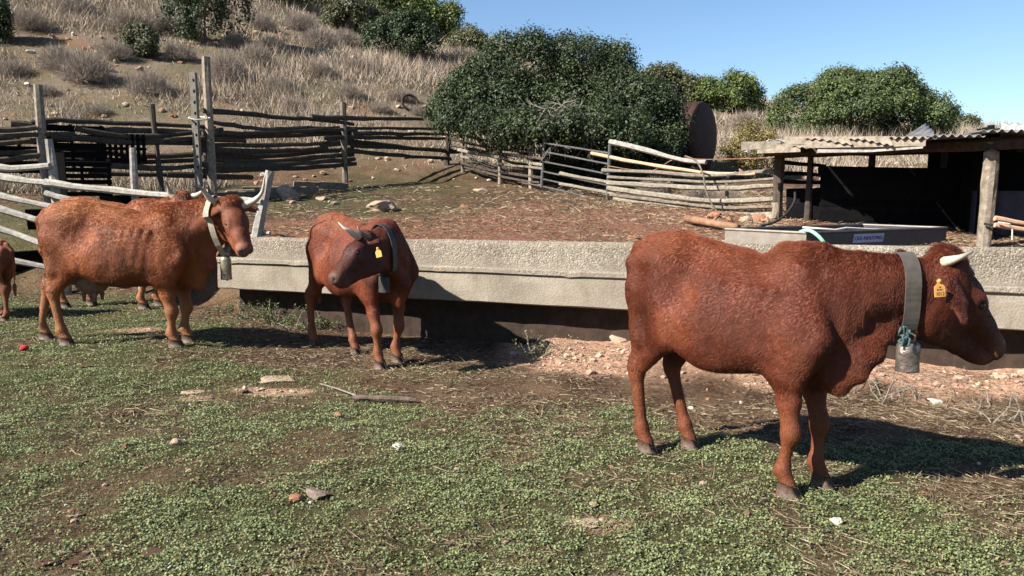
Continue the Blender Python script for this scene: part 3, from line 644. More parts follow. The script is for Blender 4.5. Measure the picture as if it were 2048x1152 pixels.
# coat, horn, hoof and tack materials
m, nt, b = newmat('coat')
at_ = N(nt, 'ShaderNodeAttribute', attribute_name='coat')
nn = noise(nt, coords(nt, 'Object'), 55, 4, 0.65); n2_ = noise(nt, coords(nt, 'Object'), 9, 3)
hv = N(nt, 'ShaderNodeHueSaturation'); nt.links.new(at_.outputs['Color'], hv.inputs['Color'])
nt.links.new(mathn(nt, 'ADD', mathn(nt, 'MULTIPLY', nn, 0.7), mathn(nt, 'ADD', mathn(nt, 'MULTIPLY', n2_, 0.5), 0.35)), hv.inputs['Value'])
nt.links.new(hv.outputs[0], b.inputs['Base Color']); b.inputs['Roughness'].default_value = 0.62; b.inputs['Specular IOR Level'].default_value = 0.25
bump(nt, b, noise(nt, coords(nt, 'Object', (60, 60, 25)), 3.0, 4, 0.6), 0.5, 0.006)
m, nt, b = newmat('fur')
at_ = N(nt, 'ShaderNodeAttribute', attribute_name='coat')
nt.links.new(at_.outputs['Color'], b.inputs['Base Color']); b.inputs['Roughness'].default_value = 0.42; b.inputs['Specular IOR Level'].default_value = 0.22
m, nt, b = newmat('horn'); at_ = N(nt, 'ShaderNodeAttribute', attribute_name='coat')
c = mix(nt, noise(nt, coords(nt), 70, 4), at_.outputs['Color'], (0.12, 0.09, 0.06)); nt.links.new(mix(nt, 0.35, at_.outputs['Color'], c), b.inputs['Base Color']); b.inputs['Roughness'].default_value = 0.42
bump(nt, b, noise(nt, coords(nt), 90, 3), 0.3, 0.003)
simple('hoof', (0.12, 0.075, 0.052), (0.045, 0.03, 0.022), 40, 0.6, bumpk=0.4)
simple('eye', (0.010, 0.006, 0.004), (0.006, 0.004, 0.003), 5, 0.28, spec=0.3)
simple('collar_leather', (0.095, 0.082, 0.068), (0.055, 0.046, 0.038), 14, 0.5, bumpk=0.15)
simple('collar_webbing', (0.33, 0.29, 0.22), (0.2, 0.17, 0.12), 60, 0.8, bumpk=0.4)
simple('collar_dark', (0.045, 0.042, 0.038), (0.02, 0.02, 0.018), 40, 0.5, bumpk=0.3)
simple('bell_metal', (0.26, 0.22, 0.19), (0.10, 0.07, 0.06), 16, 0.42, 0.75, bumpk=0.6)
simple('bell_brass', (0.40, 0.34, 0.24), (0.17, 0.13, 0.08), 14, 0.4, 0.8, bumpk=0.5)
simple('tag_plastic', (0.62, 0.31, 0.085), (0.5, 0.24, 0.06), 40, 0.45)
simple('tag_ink', (0.16, 0.10, 0.03), None, 40, 0.7)
simple('steel_ring', (0.42, 0.42, 0.40), (0.3, 0.3, 0.28), 40, 0.35, 0.9)
simple('udder_skin', (0.16, 0.10, 0.065), (0.09, 0.055, 0.035), 25, 0.6)
simple('nose_skin', (0.10, 0.055, 0.045), (0.05, 0.028, 0.022), 60, 0.35, bumpk=0.3)

TORSO = [(-.735, 1.02, .07, .05), (-.69, 1.02, .17, .13), (-.60, 1.01, .24, .185), (-.48, .99, .285, .215), (-.34, .955, .305, .235), (-.15, .89, .325, .268),
         (.05, .865, .330, .285), (.22, .872, .332, .272), (.38, .90, .335, .235), (.50, .91, .31, .20), (.60, .91, .25, .155), (.68, .90, .15, .09)]
def unit(v): v = np.array(v, float); return v / np.linalg.norm(v)

def make_cow(label, loc, heading, scale, pose, vox=0.0135, fur_n=60000, fur_len=0.022, fur_r=0.0009, name='cow'):
    s3 = scale if isinstance(scale, tuple) else (scale,) * 3; s = s3[1]
    root = empty(name, loc, heading); root.scale = s3
    tag(root, label, 'cow', 'brown cows in the yard')
    cs, sn = math.cos(heading), math.sin(heading)
    def loc_of(P):                # world point -> cow space
        P = Vector(P) - Vector(loc); return np.array([(P.x * cs + P.y * sn) / s3[0], (-P.x * sn + P.y * cs) / s3[1], P.z / s3[2]])
    poll, muz = loc_of(pose['poll']), loc_of(pose['muzzle'])
    hx = unit(muz - poll)
    upw = Vector(pose['face']); up = np.array([upw.x * cs + upw.y * sn, -upw.x * sn + upw.y * cs, upw.z])
    hz = unit(up - hx * up.dot(hx)); hy = np.cross(hz, hx)
    HM = np.stack([hx, hy, hz], 1); hs = np.linalg.norm(muz - poll) / 0.445
    hp = lambda x, y, z: poll + HM @ (np.array([x, y, z]) * hs)
    pts = [np.array([-.9, -.5, -.12]), np.array([.9, .5, 1.45]), poll - .45, poll + .45, muz - .2, muz + .2]
    g = SDF(np.min(pts, 0), np.max(pts, 0), vox)
    fat = pose.get('fat', 1.0)
    sl_a = pose.get('slim', 0.0); g.torso([(x, z + sl_a * a * .8, a * (1 - sl_a), b_ * fat) for x, z, a, b_ in TORSO])
    # bones and muscle
    for q in (-1, 1):
        g.ell((-.42, q * .160, 1.135), (.11, .065, .065), k=.10)                      # hook bone
        g.ell((-.67, q * .085, 1.10), (.05, .042, .06), k=.055)                       # pin bone
        g.seg((.40, q * .115, 1.13), (.55, q * .19, .80), (.05, .09), (.055, .10), k=.06)   # shoulder blade
        g.ell((.40, q * .19, .80), (.15, .07, .17), k=.07)
        g.ell((-.05, q * .2, .80), (.30, .085, .2), k=.1)
    for x in np.linspace(.0, .3, 5):
        for q in (-1, 1): g.seg((x + .04, q * .235 * fat, 1.04), (x - .03, q * .27 * fat, .75), (.013, .017), (.015, .019), k=.028)
    g.seg((-.62, 0, 1.235), (-.36, 0, 1.245), (.05, .03), (.05, .03), k=.08); g.seg((-.36, 0, 1.245), (.05, 0, 1.175), (.05, .03), (.06, .03), k=.08)          # spine
    g.seg((.30, 0, 1.20), (.50, 0, 1.205), (.05, .05), (.045, .05), k=.08)
    for q in (-1, 1): g.ell((-.255, q * .275 * fat, 1.03), (.10, .055, .10), k=.07, sub=True)      # hollow of the flank
    # brisket
    g.seg((.42, 0, .64), (.62, 0, .68), (.085, .09), (.055, .08), k=.07)
    # legs
    hooves = []
    for (hx_, hy_, hz_), q in zip(pose['front'], (1, -1)):
        sh = np.array([.46, q * .165, .80]); el = np.array([.40, q * .155, .63]); ho = np.array([hx_, hy_, hz_])
        kn = el * .44 + (ho + [-.02, 0, .05]) * .56 + np.array([.028, 0, .015]); fe = ho + np.array([-.035, 0, .125])
        g.seg(sh, el, (.075, .15), (.07, .105), k=.06); g.seg(el + [0, 0, .04], el * .5 + kn * .5, (.068, .10), (.047, .062), k=.04)
        g.seg(el * .5 + kn * .5, kn, (.047, .062), (.042, .047), k=.03); g.ell(kn + [.006, 0, 0], (.05, .045, .06), k=.03)
        g.seg(kn, fe, (.034, .037), (.030, .033), k=.03); g.ell(fe, (.039, .037, .045), k=.03); g.ell(fe + [-.035, 0, -.015], (.02, .03, .018), k=.015)
        g.seg(fe, ho + [0, 0, .045], (.037, .037), (.043, .046), k=.02)
        hooves.append((ho, 1.0))
    for (hx_, hy_, hz_), q in zip(pose['rear'], (1, -1)):
        hip = np.array([-.46, q * .13, 1.0]); ho = np.array([hx_, hy_, hz_]); fe = ho + np.array([-.04, 0, .125])
        st = np.array([-.33 + .10 * (hx_ + .5), q * .16, .75]); hk = np.array([-.60 + .62 * (hx_ + .5), q * .07 + hy_ * .45, .475 + hz_ * .5])
        g.seg(hip, st, (.10, .20), (.072, .105), k=.06); g.seg((-.60, q * .105, .98), (-.565, q * .13, .70), (.075, .10), (.06, .085), k=.06)
        g.seg(st + [-.03, 0, 0], hk + [.02, 0, .02], (.062, .095), (.037, .047), k=.05); g.seg((-.58, q * .12, .74), hk + [-.015, 0, .03], (.05, .06), (.026, .026), k=.04)
        g.ell(hk, (.05, .04, .06), k=.03); g.seg(hk + [-.02, 0, .045], hk + [-.03, 0, .075], (.022, .022), (.014, .014), k=.03)
        g.seg(hk, fe, (.035, .043), (.031, .035), k=.03); g.ell(fe, (.040, .037, .046), k=.03); g.ell(fe + [-.036, 0, -.012], (.02, .03, .018), k=.015)
        g.seg(fe, ho + [0, 0, .045], (.037, .037), (.043, .046), k=.02)
        hooves.append((ho, .95))
    # neck: a spline from the withers to the poll
    n0 = np.array([.46, 0, 1.00]); n1_ = np.array([.64, 0, 1.03]) + np.array(pose.get('neck', (0, 0, 0))); n3 = hp(.02, 0, -.035); n2 = n3 - HM @ np.array([.12, 0, 0]) * .3 + (n1_ - n3) * .42
    cv = lambda t: (1 - t) ** 3 * n0 + 3 * (1 - t) ** 2 * t * n1_ + 3 * (1 - t) * t * t * n2 + t ** 3 * n3
    ts = np.linspace(0, 1, 8); sides = [unit(np.array([0, 1, 0]) * (1 - t) + hy * t) for t in ts]
    nk_ = pose.get('neckw', 1.0); rb = np.interp(ts, [0, .3, .6, 1], [.165, .118, .095, .085]) * nk_; rc = np.interp(ts, [0, .3, .6, 1], [.24, .19, .155, .115]) * nk_
    for i in range(7): g.seg(cv(ts[i]), cv(ts[i + 1]), (rb[i], rc[i]), (rb[i + 1], rc[i + 1]), sides[i], k=.05)
    # dewlap
    dl = pose.get('dewlap', .05)
    low = [cv(t) - np.array([0, 0, 1]) * (np.interp(t, ts, rc) * f_) for t, f_ in ((0.95, .9), (.65, 1.0), (.4, 1.1))] + [np.array([.70, 0, .74]), np.array([.60, 0, .58])]
    for a, b_ in zip(low[:-1], low[1:]): g.seg(a + [0, 0, .02], b_ + [0, 0, -dl * .3], (.034, .055), (.038, .055 + dl * .7), k=.07)
    dw = [loc_of(p_) for p_ in pose.get('dew_w', [])]
    for a, b_ in zip(dw[:-1], dw[1:]): g.seg(a, b_, (.034, .055), (.034, .055), k=.06)
    # head
    hseg = lambda a, b_, r0, r1, k=.03, sub=False: g.seg(hp(*a), hp(*b_), np.array(r0) * hs, np.array(r1) * hs, hy, k, sub)
    hell = lambda c, r, k=.03, sub=False: g.ell(hp(*c), np.array(r) * hs, HM, k, sub)
    hseg((0, 0, -.005), (.15, 0, 0), (.098, .10), (.098, .10)); hseg((.13, 0, .005), (.40, 0, -.015), (.092, .088), (.060, .060))
    hell((.43, 0, -.022), (.052, .079, .062), .03); hell((.42, 0, -.078), (.048, .052, .032), .015)
    for q in (-1, 1):
        hell((.08, q * .054, -.11), (.125, .048, .115), .04); hseg((.045, q * .032, -.185), (.39, q * .020, -.088), (.032, .045), (.026, .036), .04)
        hell((.16, q * .080, .030), (.05, .026, .028), .03)
        hell((.175, q * .103, .022), (.022, .016, .016), .012, True)
        hell((.472, q * .034, -.005), (.02, .013, .013), .008, True)
        hell((.30, q * .055, -.02), (.08, .02, .025), .03)
    hseg((.38, .05, -.052), (.475, .03, -.053), (.03, .003), (.03, .003), .008, True); hseg((.38, -.05, -.052), (.475, -.03, -.053), (.03, .003), (.03, .003), .008, True)
    hell((-.025, 0, .07), (.05, .085, .045), .04)
    ears = pose.get('ears', ((-.05, .24, -.01), (-.05, -.24, -.01)))
    for e, q in zip(ears, (1, -1)):
        e = np.array(e); eb = pose.get('earbase', (.015, .092, .02)); b0 = np.array([eb[0], q * eb[1], eb[2]]); md = b0 * .45 + e * .55 + np.array([0, 0, .006])
        nrm = unit(np.cross(e - b0, np.array([1, 0, .3])))
        sd = HM @ nrm
        g.seg(hp(*b0), hp(*md), np.array([.024, .036]) * hs, np.array([.015, .070]) * hs, sd, .02)
        g.seg(hp(*md), hp(*e), np.array([.015, .070]) * hs, np.array([.008, .022]) * hs, sd, .012)
        fr = np.array([.012, 0, -.010]) if True else 0
        off = unit(np.array([.5, 0, -.6])) * .022
        g.seg(hp(*(b0 * .6 + md * .4 + off)), hp(*(md * .35 + e * .65 + off)), np.array([.007, .022]) * hs, np.array([.006, .022]) * hs, sd, .012, True)
    # tail
    tl = pose.get('tail', [(-.70, 0, 1.20), (-.775, 0, 1.10), (-.79, .0, .85), (-.77, .0, .55)])
    for i, (a, b_) in enumerate(zip(tl[:-1], tl[1:])): g.seg(a, b_, (.036 - .007 * i,) * 2, (.029 - .007 * i + .0,) * 2, k=.03)
    g.seg(tl[-1], np.array(tl[-1]) + [0, 0, -.16], (.03, .035), (.018, .018), k=.03)
    V, F = g.nets(); V = lap(V, F, 2, .45)
    nrm = vnormals(V, F)
    dd = (fbm(V[:, 0] * 9, V[:, 1] * 9, V[:, 2] * 7, o=3, seed=11) - .5) * .022
    legm = sstep((.62 - V[:, 2]) / .12); V = V + nrm * (dd * (1 - .75 * legm))[:, None]
    nrm = vnormals(V, F)
    # coat colour (markings; the turned head's facedark also paints shade)
    rel = (V - poll) @ HM / hs; inhead = sstep((rel[:, 0] + .02) / .08) * (np.linalg.norm(rel - [.2, 0, -.03], axis=1) < .42)
    c0 = np.array(pose.get('coat', (.20, .047, .018))); c1 = np.array(pose.get('leg', (.30, .105, .042))); c2 = np.array(pose.get('dark', (.085, .02, .010)))
    nz = fbm(V[:, 0] * 4, V[:, 1] * 4, V[:, 2] * 4, o=4, seed=17)[:, None]
    colr = c0 * (.45 + 1.1 * nz) + np.array([.035, .016, .008]) * sstep((nz - .56) / .15)
    back = sstep((V[:, 2] - 1.08) / .14)[:, None] * sstep((.35 - V[:, 0]) / .3)[:, None]; colr = colr * (1 - .6 * back) + .6 * back * (c1 * .75 + c0 * .5)
    lg = sstep((.62 - V[:, 2]) / .35)[:, None]; colr = colr * (1 - lg * .8) + lg * .8 * c1
    rear_ = sstep((-.52 - V[:, 0]) / .12)[:, None] * sstep((.95 - V[:, 2]) / .25)[:, None]; colr = colr * (1 - .5 * rear_) + .5 * rear_ * c1
    bel = (sstep((.66 - V[:, 2]) / .1) * sstep((V[:, 0] + .3) / .15) * sstep((.36 - V[:, 0]) / .1) * sstep((V[:, 2] - .48) / .05))[:, None]; colr = colr * (1 - .5 * bel) + .5 * bel * c2
    fc = inhead[:, None] * pose.get('facedark', .45); colr = colr * (1 - fc) + fc * c2
    # pale ring round the muzzle, dark nose
    ring = (np.exp(-((rel[:, 0] - .405) / .03) ** 2) * (inhead > .5))[:, None] * .2; colr = colr * (1 - ring) + ring * np.array([.33, .17, .09])
    nose = (sstep((rel[:, 0] - .428) / .02) * sstep((rel[:, 2] + .075) / .02) * (inhead > .5))[:, None]; colr = colr * (1 - nose) + nose * np.array(pose.get('nose', (.07, .04, .035)))
    eyer = np.zeros(len(V))
    for q in (-1, 1): eyer = np.maximum(eyer, np.exp(-((np.linalg.norm((rel - [.175, q * .092, .022]), axis=1)) / .030) ** 2))
    colr = colr * (1 - .5 * eyer[:, None]) + .5 * eyer[:, None] * np.array(pose.get('eyering', (.24, .09, .05)))
    if pose.get('shoulderdark'):
        sdk = (sstep((V[:, 0] - .3) / .3) * sstep((V[:, 2] - .5) / .2))[:, None] * pose['shoulderdark']; colr = colr * (1 - sdk) + sdk * c2
    colr = np.clip(colr, .004, 1)
    me = mesh_np('body', V, F); vcol(me, 'coat', colr); body = link('body', me, MATS['coat'], root)
    # coat hair
    if fur_n:
        tri = V[F]; area = np.linalg.norm(np.cross(tri[:, 2] - tri[:, 0], tri[:, 3] - tri[:, 1]), axis=1)
        rng = np.random.default_rng(5 + int(abs(loc[0]) * 100))
        fi = rng.choice(len(F), fur_n, p=area / area.sum()); a_, b2 = rng.random((2, fur_n, 1))
        t4 = tri[fi]; n4 = nrm[F[fi]]
        bl = lambda Q: (Q[:, 0] * (1 - a_) + Q[:, 1] * a_) * (1 - b2) + (Q[:, 3] * (1 - a_) + Q[:, 2] * a_) * b2
        P = bl(t4); Nn = bl(n4); Nn /= np.linalg.norm(Nn, axis=1, keepdims=True) + 1e-9; Cc = bl(colr[F[fi]])
        rl = (P - poll) @ HM / hs; ish = (rl[:, 0] > -.02) & (np.linalg.norm(rl - [.2, 0, -.03], axis=1) < .40)
        flow = np.tile(np.array([-.75, 0, -.62]), (fur_n, 1)); flow[P[:, 2] < .6] = (-.15, 0, -1)
        nk = (P[:, 0] > .55) & ~ish; flow[nk] = unit(np.array([-.25, 0, -.85]) - .4 * unit(n3 - n0))
        flow[ish] = HM @ np.array([.55, 0, 0]) + np.array([0, 0, .0]); 
        sw = np.stack([fbm(P[:, 0] * 11 + 31 * c, P[:, 1] * 11, P[:, 2] * 11, o=3, seed=90 + c) - .5 for c in range(3)], 1)
        flow = flow + sw * pose.get('swirl', 2.0) * (1 - .6 * ish[:, None]) + rng.normal(0, .22, (fur_n, 3))
        flow -= Nn * np.sum(flow * Nn, 1, keepdims=True); flow /= np.linalg.norm(flow, axis=1, keepdims=True) + 1e-9
        top = sstep((P[:, 2] - 1.15) / .08) * (P[:, 0] > .1) * (~ish)
        L = fur_len * (.55 + .7 * rng.random(fur_n)) * (1 + .7 * top + .35 * sstep((.62 - P[:, 2]) / .05) * (P[:, 2] > .5))
        L = np.where(P[:, 2] < .5, L * .5, L); L = np.where(ish, L * .6, L); L = np.where(ish & (rl[:, 0] < .05) & (rl[:, 2] > .05), L * 3.0, L)
        L = np.where(ish & (rl[:, 0] > .40), L * .25, L)[:, None]
        lift = (.14 + .18 * rng.random(fur_n) + .35 * top)[:, None]
        d1 = flow + Nn * lift; d1 /= np.linalg.norm(d1, axis=1, keepdims=True); d2 = flow * 1.0 + Nn * lift * .3 + rng.normal(0, .12, (fur_n, 3)); d2 /= np.linalg.norm(d2, axis=1, keepdims=True)
        pp = np.stack([P - Nn * .001, P + d1 * L * .5, P + d1 * L * .5 + d2 * L * .5], 1)
        hc = bpy.data.hair_curves.new('fur'); hc.add_curves([3] * fur_n)
        hc.attributes['position'].data.foreach_set('vector', pp.astype(np.float32).ravel())
        ra = hc.attributes.get('radius') or hc.attributes.new('radius', 'FLOAT', 'POINT')
        ra.data.foreach_set('value', np.tile(np.array([1, .8, .15], np.float32) * fur_r, fur_n))
        ca = hc.attributes.new('coat', 'FLOAT_COLOR', 'CURVE'); bright = (.75 + .5 * rng.random((fur_n, 1)) ** 1.5)
        ca.data.foreach_set('color', np.concatenate([np.clip(Cc * bright, 0, 1), np.ones((fur_n, 1))], 1).astype(np.float32).ravel())
        fo = bpy.data.objects.new('fur', hc); COL.objects.link(fo); fo.parent = root; hc.materials.append(MATS['fur']); fo['kind'] = 'stuff'
    # hooves: two claws each
    for ho, hs_ in hooves:
        mb = MB()
        for q in (-1, 1):
            o = [(-.05, .004), (-.045, .034), (0.0, .046), (.05, .036), (.078, .008), (.03, .003)]
            bot = [Vector((x * 1.12, q * y * 1.12, -.008)) for x, y in o]; top = [Vector((x * .80 - .010, q * (y * .98 + .001), .070 - .25 * max(x, 0))) for x, y in o]
            P8 = [(p * hs_ + Vector(ho)) for p in bot + top]; n = len(o); Fh = [tuple(range(n)), tuple(range(2 * n - 1, n - 1, -1))] + [(i, (i + 1) % n, n + (i + 1) % n, n + i) for i in range(n)]
            if q > 0: Fh = [f[::-1] for f in Fh]
            mb.add(P8, Fh)
        mb.build('hoof', MATS['hoof'], root, True)
    # horns
    for hpts in pose['horns']:
        P = [hp(*p) for p in hpts['p']] if 'p' in hpts else [loc_of(p) for p in hpts['w']]; k = len(P)
        if 'w' in hpts: P = [P[0] * .3 + hp(0, 0, .02) * .7] + P
        k = len(P); nn_ = 14; Q = []
        for i in range(nn_):          # catmull-rom through the points
            t = i / (nn_ - 1) * (k - 1); j = min(int(t), k - 2); f = t - j
            p0, p1, p2, p3 = P[max(j - 1, 0)], P[j], P[j + 1], P[min(j + 2, k - 1)]
            Q.append(.5 * ((2 * p1) + (p2 - p0) * f + (2 * p0 - 5 * p1 + 4 * p2 - p3) * f * f + (3 * p1 - p0 - 3 * p2 + p3) * f ** 3))
        rr = [hpts['r'] * hs * (1 - .93 * (i / (nn_ - 1)) ** 1.15) * (1 + .03 * math.sin(i * 2.1)) for i in range(nn_)]
        mb = MB().tube(Q, rr, 10); me = mb.mesh('horn', True); C = []
        for i in range(nn_):
            t = i / (nn_ - 1); stops = hpts.get('col', [(0, (.45, .38, .28)), (.6, (.5, .43, .32)), (.85, (.2, .15, .1)), (1, (.05, .04, .03))])
            cc = [np.interp(t, [a for a, _ in stops], [c_[d_] for _, c_ in stops]) for d_ in range(3)]; C += [cc] * 10
        vcol(me, 'coat', C); link('horn', me, MATS['horn'], root)
    # eyes
    for q in (-1, 1):
        mb = MB(); Mx = Matrix.Translation(Vector(hp(.175, q * .088, .022)))
        mb.lathe([(0.0001, -.019 * hs)] + [(.019 * hs * math.cos(a), .019 * hs * math.sin(a)) for a in np.linspace(-1.4, 1.4, 8)] + [(0.0001, .019 * hs)], 12, M=Mx); mb.build('eye', MATS['eye'], root, True)
    # collar that follows the neck
    info = dict(root=root, g=g, cv=cv, hp=hp, HM=HM, hs=hs, scale=s)
    for col_ in pose.get('collars', []):
        c = np.array(cv(col_['t'])) + np.array(col_.get('off', (0, 0, 0))); tn = unit(np.array(cv(col_['t'] + .02)) - np.array(cv(col_['t'] - .02)))
        tn = unit(tn * np.array([1, 1, 1 - col_.get('vert', 0)]) + np.array(col_.get('axis', (0, 0, 0))))
        sd = unit(np.cross([0, 0, 1], tn)); up_ = np.cross(tn, sd); n = 56; rad = []
        for i in range(n):
            a = 2 * math.pi * i / n; dr = sd * math.cos(a) + up_ * math.sin(a); rs = np.linspace(.45, .04, 120)
            best = .1
            for off in (-col_['w'] / 2, 0, col_['w'] / 2):
                sv = g.sample(c + tn * off + dr[None] * rs[:, None]); ix = np.argmax(sv < .004); best = max(best, rs[ix] if sv[ix] < .004 else .1)
            rad.append(min(best, col_.get('max', .4)))
        rad = np.array(rad)
        for _ in range(2): rad = np.maximum(rad, (np.roll(rad, 1) + np.roll(rad, -1)) / 2)
        sag = col_.get('sag', .02); V_ = []; th = .007
        for i in range(n):
            a = 2 * math.pi * i / n; dr = sd * math.cos(a) + up_ * math.sin(a); r_ = rad[i] + .006 + sag * max(0, -math.sin(a)) ** 2
            for (o, t_) in ((-.5, 0), (.5, 0), (.5, th), (-.5, th)): V_.append(c + dr * (r_ + t_) + tn * o * col_['w'])
        Fq = []
        for i in range(n):
            j = (i + 1) % n
            for k in range(4): Fq.append((i * 4 + k, i * 4 + (k + 1) % 4, j * 4 + (k + 1) % 4, j * 4 + k))
        co_ = MB().add(V_, Fq).build('collar', MATS[col_['mat']], root); co_['label'] = col_['label']
        bi = int(n * .75); a = 2 * math.pi * bi / n
        info['collar_low'] = c - up_ * (rad[bi] + .012 + sag); info['collar_c'] = c; info['collar_tn'] = tn; info['collar'] = co_; info['collar_rad'] = rad; info['collar_fr'] = (sd, up_)
    return info
def foot(root, heading, s, x, y):
    c, n = math.cos(heading), math.sin(heading); s = s if isinstance(s, tuple) else (s,) * 3; X = root[0] + (x * s[0] * c - y * s[1] * n); Y = root[1] + (x * s[0] * n + y * s[1] * c)
    return (x, y, (Hs(X, Y) - root[2]) / s[2] + .010)
def cow_at(label, loc, hdg, s, front, rear, pose, **kw):
    loc = (*loc, Hs(*loc)); h = R(hdg)
    pose['front'] = [foot(loc, h, s, *p) for p in front]; pose['rear'] = [foot(loc, h, s, *p) for p in rear]
    return make_cow(label, loc, h, s, pose, **kw)
def bell(info, label, mat, hgt, wid, flat=.75, tilt=0.0, drop=.0, shift=(0, 0, 0), pos=None):
    root = info['root']; bpy.context.view_layer.update()
    Mw = Matrix.LocRotScale(root.location, root.rotation_euler, root.scale); top = Mw @ (Vector(info['collar_low']) + Vector(shift)) - Vector((0, 0, drop))
    top = pos or top
    e = empty('cow_bell', top - Vector((0, 0, hgt)), root.rotation_euler.z + tilt); tag(e, label, 'cow bell')
    rw = wid / 2; t = .004
    pr = [(rw * .42, hgt - .002), (rw * .80, hgt - .012), (rw * .97, hgt * .84), (rw, hgt * .55), (rw * .98, hgt * .25), (rw * 1.02, .006), (rw * 1.03, 0), (rw * .98, 0), (rw * .93, .01), (rw * .9, hgt * .8), (.002, hgt * .86)]
    MB().lathe([(.002, hgt)] + pr, 22, flat).build('shell', MATS[mat], e, True)
    MB().tube([Vector((-.028, 0, hgt - .012)), Vector((-.026, 0, hgt + .025)), Vector((0, 0, hgt + .036)), Vector((.026, 0, hgt + .025)), Vector((.028, 0, hgt - .012))], .006, 8).build('hanger', MATS[mat], e, True)
    MB().tube([Vector((0, 0, hgt * .8)), Vector((.004, 0, .03)), Vector((.005, 0, .0)), Vector((.006, 0, -.012))], [.004, .005, .012, .009], 8).build('clapper', MATS[mat], e, True)
    return e
def text_mesh(name, txt, size, mat, parent, M, ext=.0006):
    cu = bpy.data.curves.new(name, 'FONT'); cu.body = txt; cu.size = size; cu.align_x = 'CENTER'; cu.align_y = 'CENTER'; cu.extrude = ext
    o = bpy.data.objects.new(name, cu); COL.objects.link(o); dg = bpy.context.evaluated_depsgraph_get()
    me = bpy.data.meshes.new_from_object(o.evaluated_get(dg)); bpy.data.objects.remove(o); me.transform(M)
    return link(name, me, mat, parent)
def ear_tag(info, c, right, up, size, lines=()):
    # a flat plastic plate hanging from the ear; c, right and up in cow space
    c = Vector(c); rt = Vector(right).normalized(); up = Vector(up); up = (up - rt * up.dot(rt)).normalized(); n = rt.cross(up)
    M = Matrix(((rt.x, up.x, n.x, c.x), (rt.y, up.y, n.y, c.y), (rt.z, up.z, n.z, c.z), (0, 0, 0, 1)))
    o = [(-.42, -.6), (.42, -.6), (.45, -.55), (.45, .12), (.2, .34), (.13, .62), (.06, .69), (-.06, .69), (-.13, .62), (-.2, .34), (-.45, .12), (-.45, -.55)]
    k = len(o); V = [M @ Vector((x * size, y * size, z)) for z in (0, .003) for x, y in o]
    F = [tuple(range(k - 1, -1, -1)), tuple(range(k, 2 * k))] + [(i, (i + 1) % k, k + (i + 1) % k, k + i) for i in range(k)]
    t = MB().add(V, F).build('ear_tag', MATS['tag_plastic'], info['root']); t['label'] = 'yellow plastic ear tag'
    MB().lathe([(.001, .008), (.007, .008), (.008, .004), (.008, -.012), (.001, -.012)], 10, M=M @ Matrix.Translation((0, .52 * size, 0))).build('stud', MATS['tag_plastic'], t, True)
    for (tx, sz, yy) in lines: text_mesh('lettering', tx, sz * size, MATS['tag_ink'], t, M @ Matrix.Translation((0, yy * size, .0038)))

PALE_HORN = [(0, (.30, .22, .15)), (.15, (.44, .36, .27)), (.7, (.46, .39, .30)), (1, (.28, .22, .17))]
DARK_TIP = [(0, (.20, .15, .10)), (.25, (.40, .34, .24)), (.62, (.42, .35, .25)), (.85, (.16, .11, .08)), (1, (.04, .03, .025))]
# the young cow by the trough's right half
near = cow_at('shaggy young red-brown cow in profile with wide grey collar and short pale horn', (1.255, 4.25), -42, (.92, 1.0, 1.03),
    [(.52, .11), (.44, -.16)], [(-.36, .13), (-.52, -.13)],
    dict(poll=at(1880, 553, 3.93), muzzle=at(1986, 690, 4.08), dew_w=[at(1762, 668, 3.86), at(1742, 702, 3.83), at(1710, 732, 3.82), at(1660, 752, 3.86)], face=(.8, .12, .6), neck=(.04, .03, .0), dewlap=.04, fat=.92,
         coat=(.120, .029, .0125), leg=(.150, .046, .018), nose=(.045, .026, .024), dark=(.055, .014, .009), facedark=.5, swirl=.95, shoulderdark=.3, slim=.05, neckw=.95,
         earbase=(-.045, .092, -.02), ears=((-.03, .22, .03), (.05, -.215, -.125)), tail=[(-.70, 0, 1.20), (-.775, .02, 1.10), (-.77, .05, .85), (-.74, .06, .6)],
         horns=[dict(w=[at(1888, 526, 3.86), at(1905, 520, 3.81), at(1925, 513, 3.80), at(1947, 502, 3.84)], r=.029, col=PALE_HORN),
                dict(w=[at(1915, 524, 4.04), at(1925, 525, 4.10), at(1938, 535, 4.14), at(1950, 550, 4.14)], r=.028, col=DARK_TIP)],
         collars=[dict(t=.70, w=.088, mat='collar_leather', vert=.75, sag=.02, max=.20, label='wide worn grey leather collar')]),
    vox=.0115, fur_n=200000, fur_len=.020, fur_r=.0008)
bell(near, 'grey steel cow bell hanging from the wide grey leather collar', 'bell_metal', .158, .112, .8, .5, .005, (.0, 0, .0), at(1818, 680, 3.76))
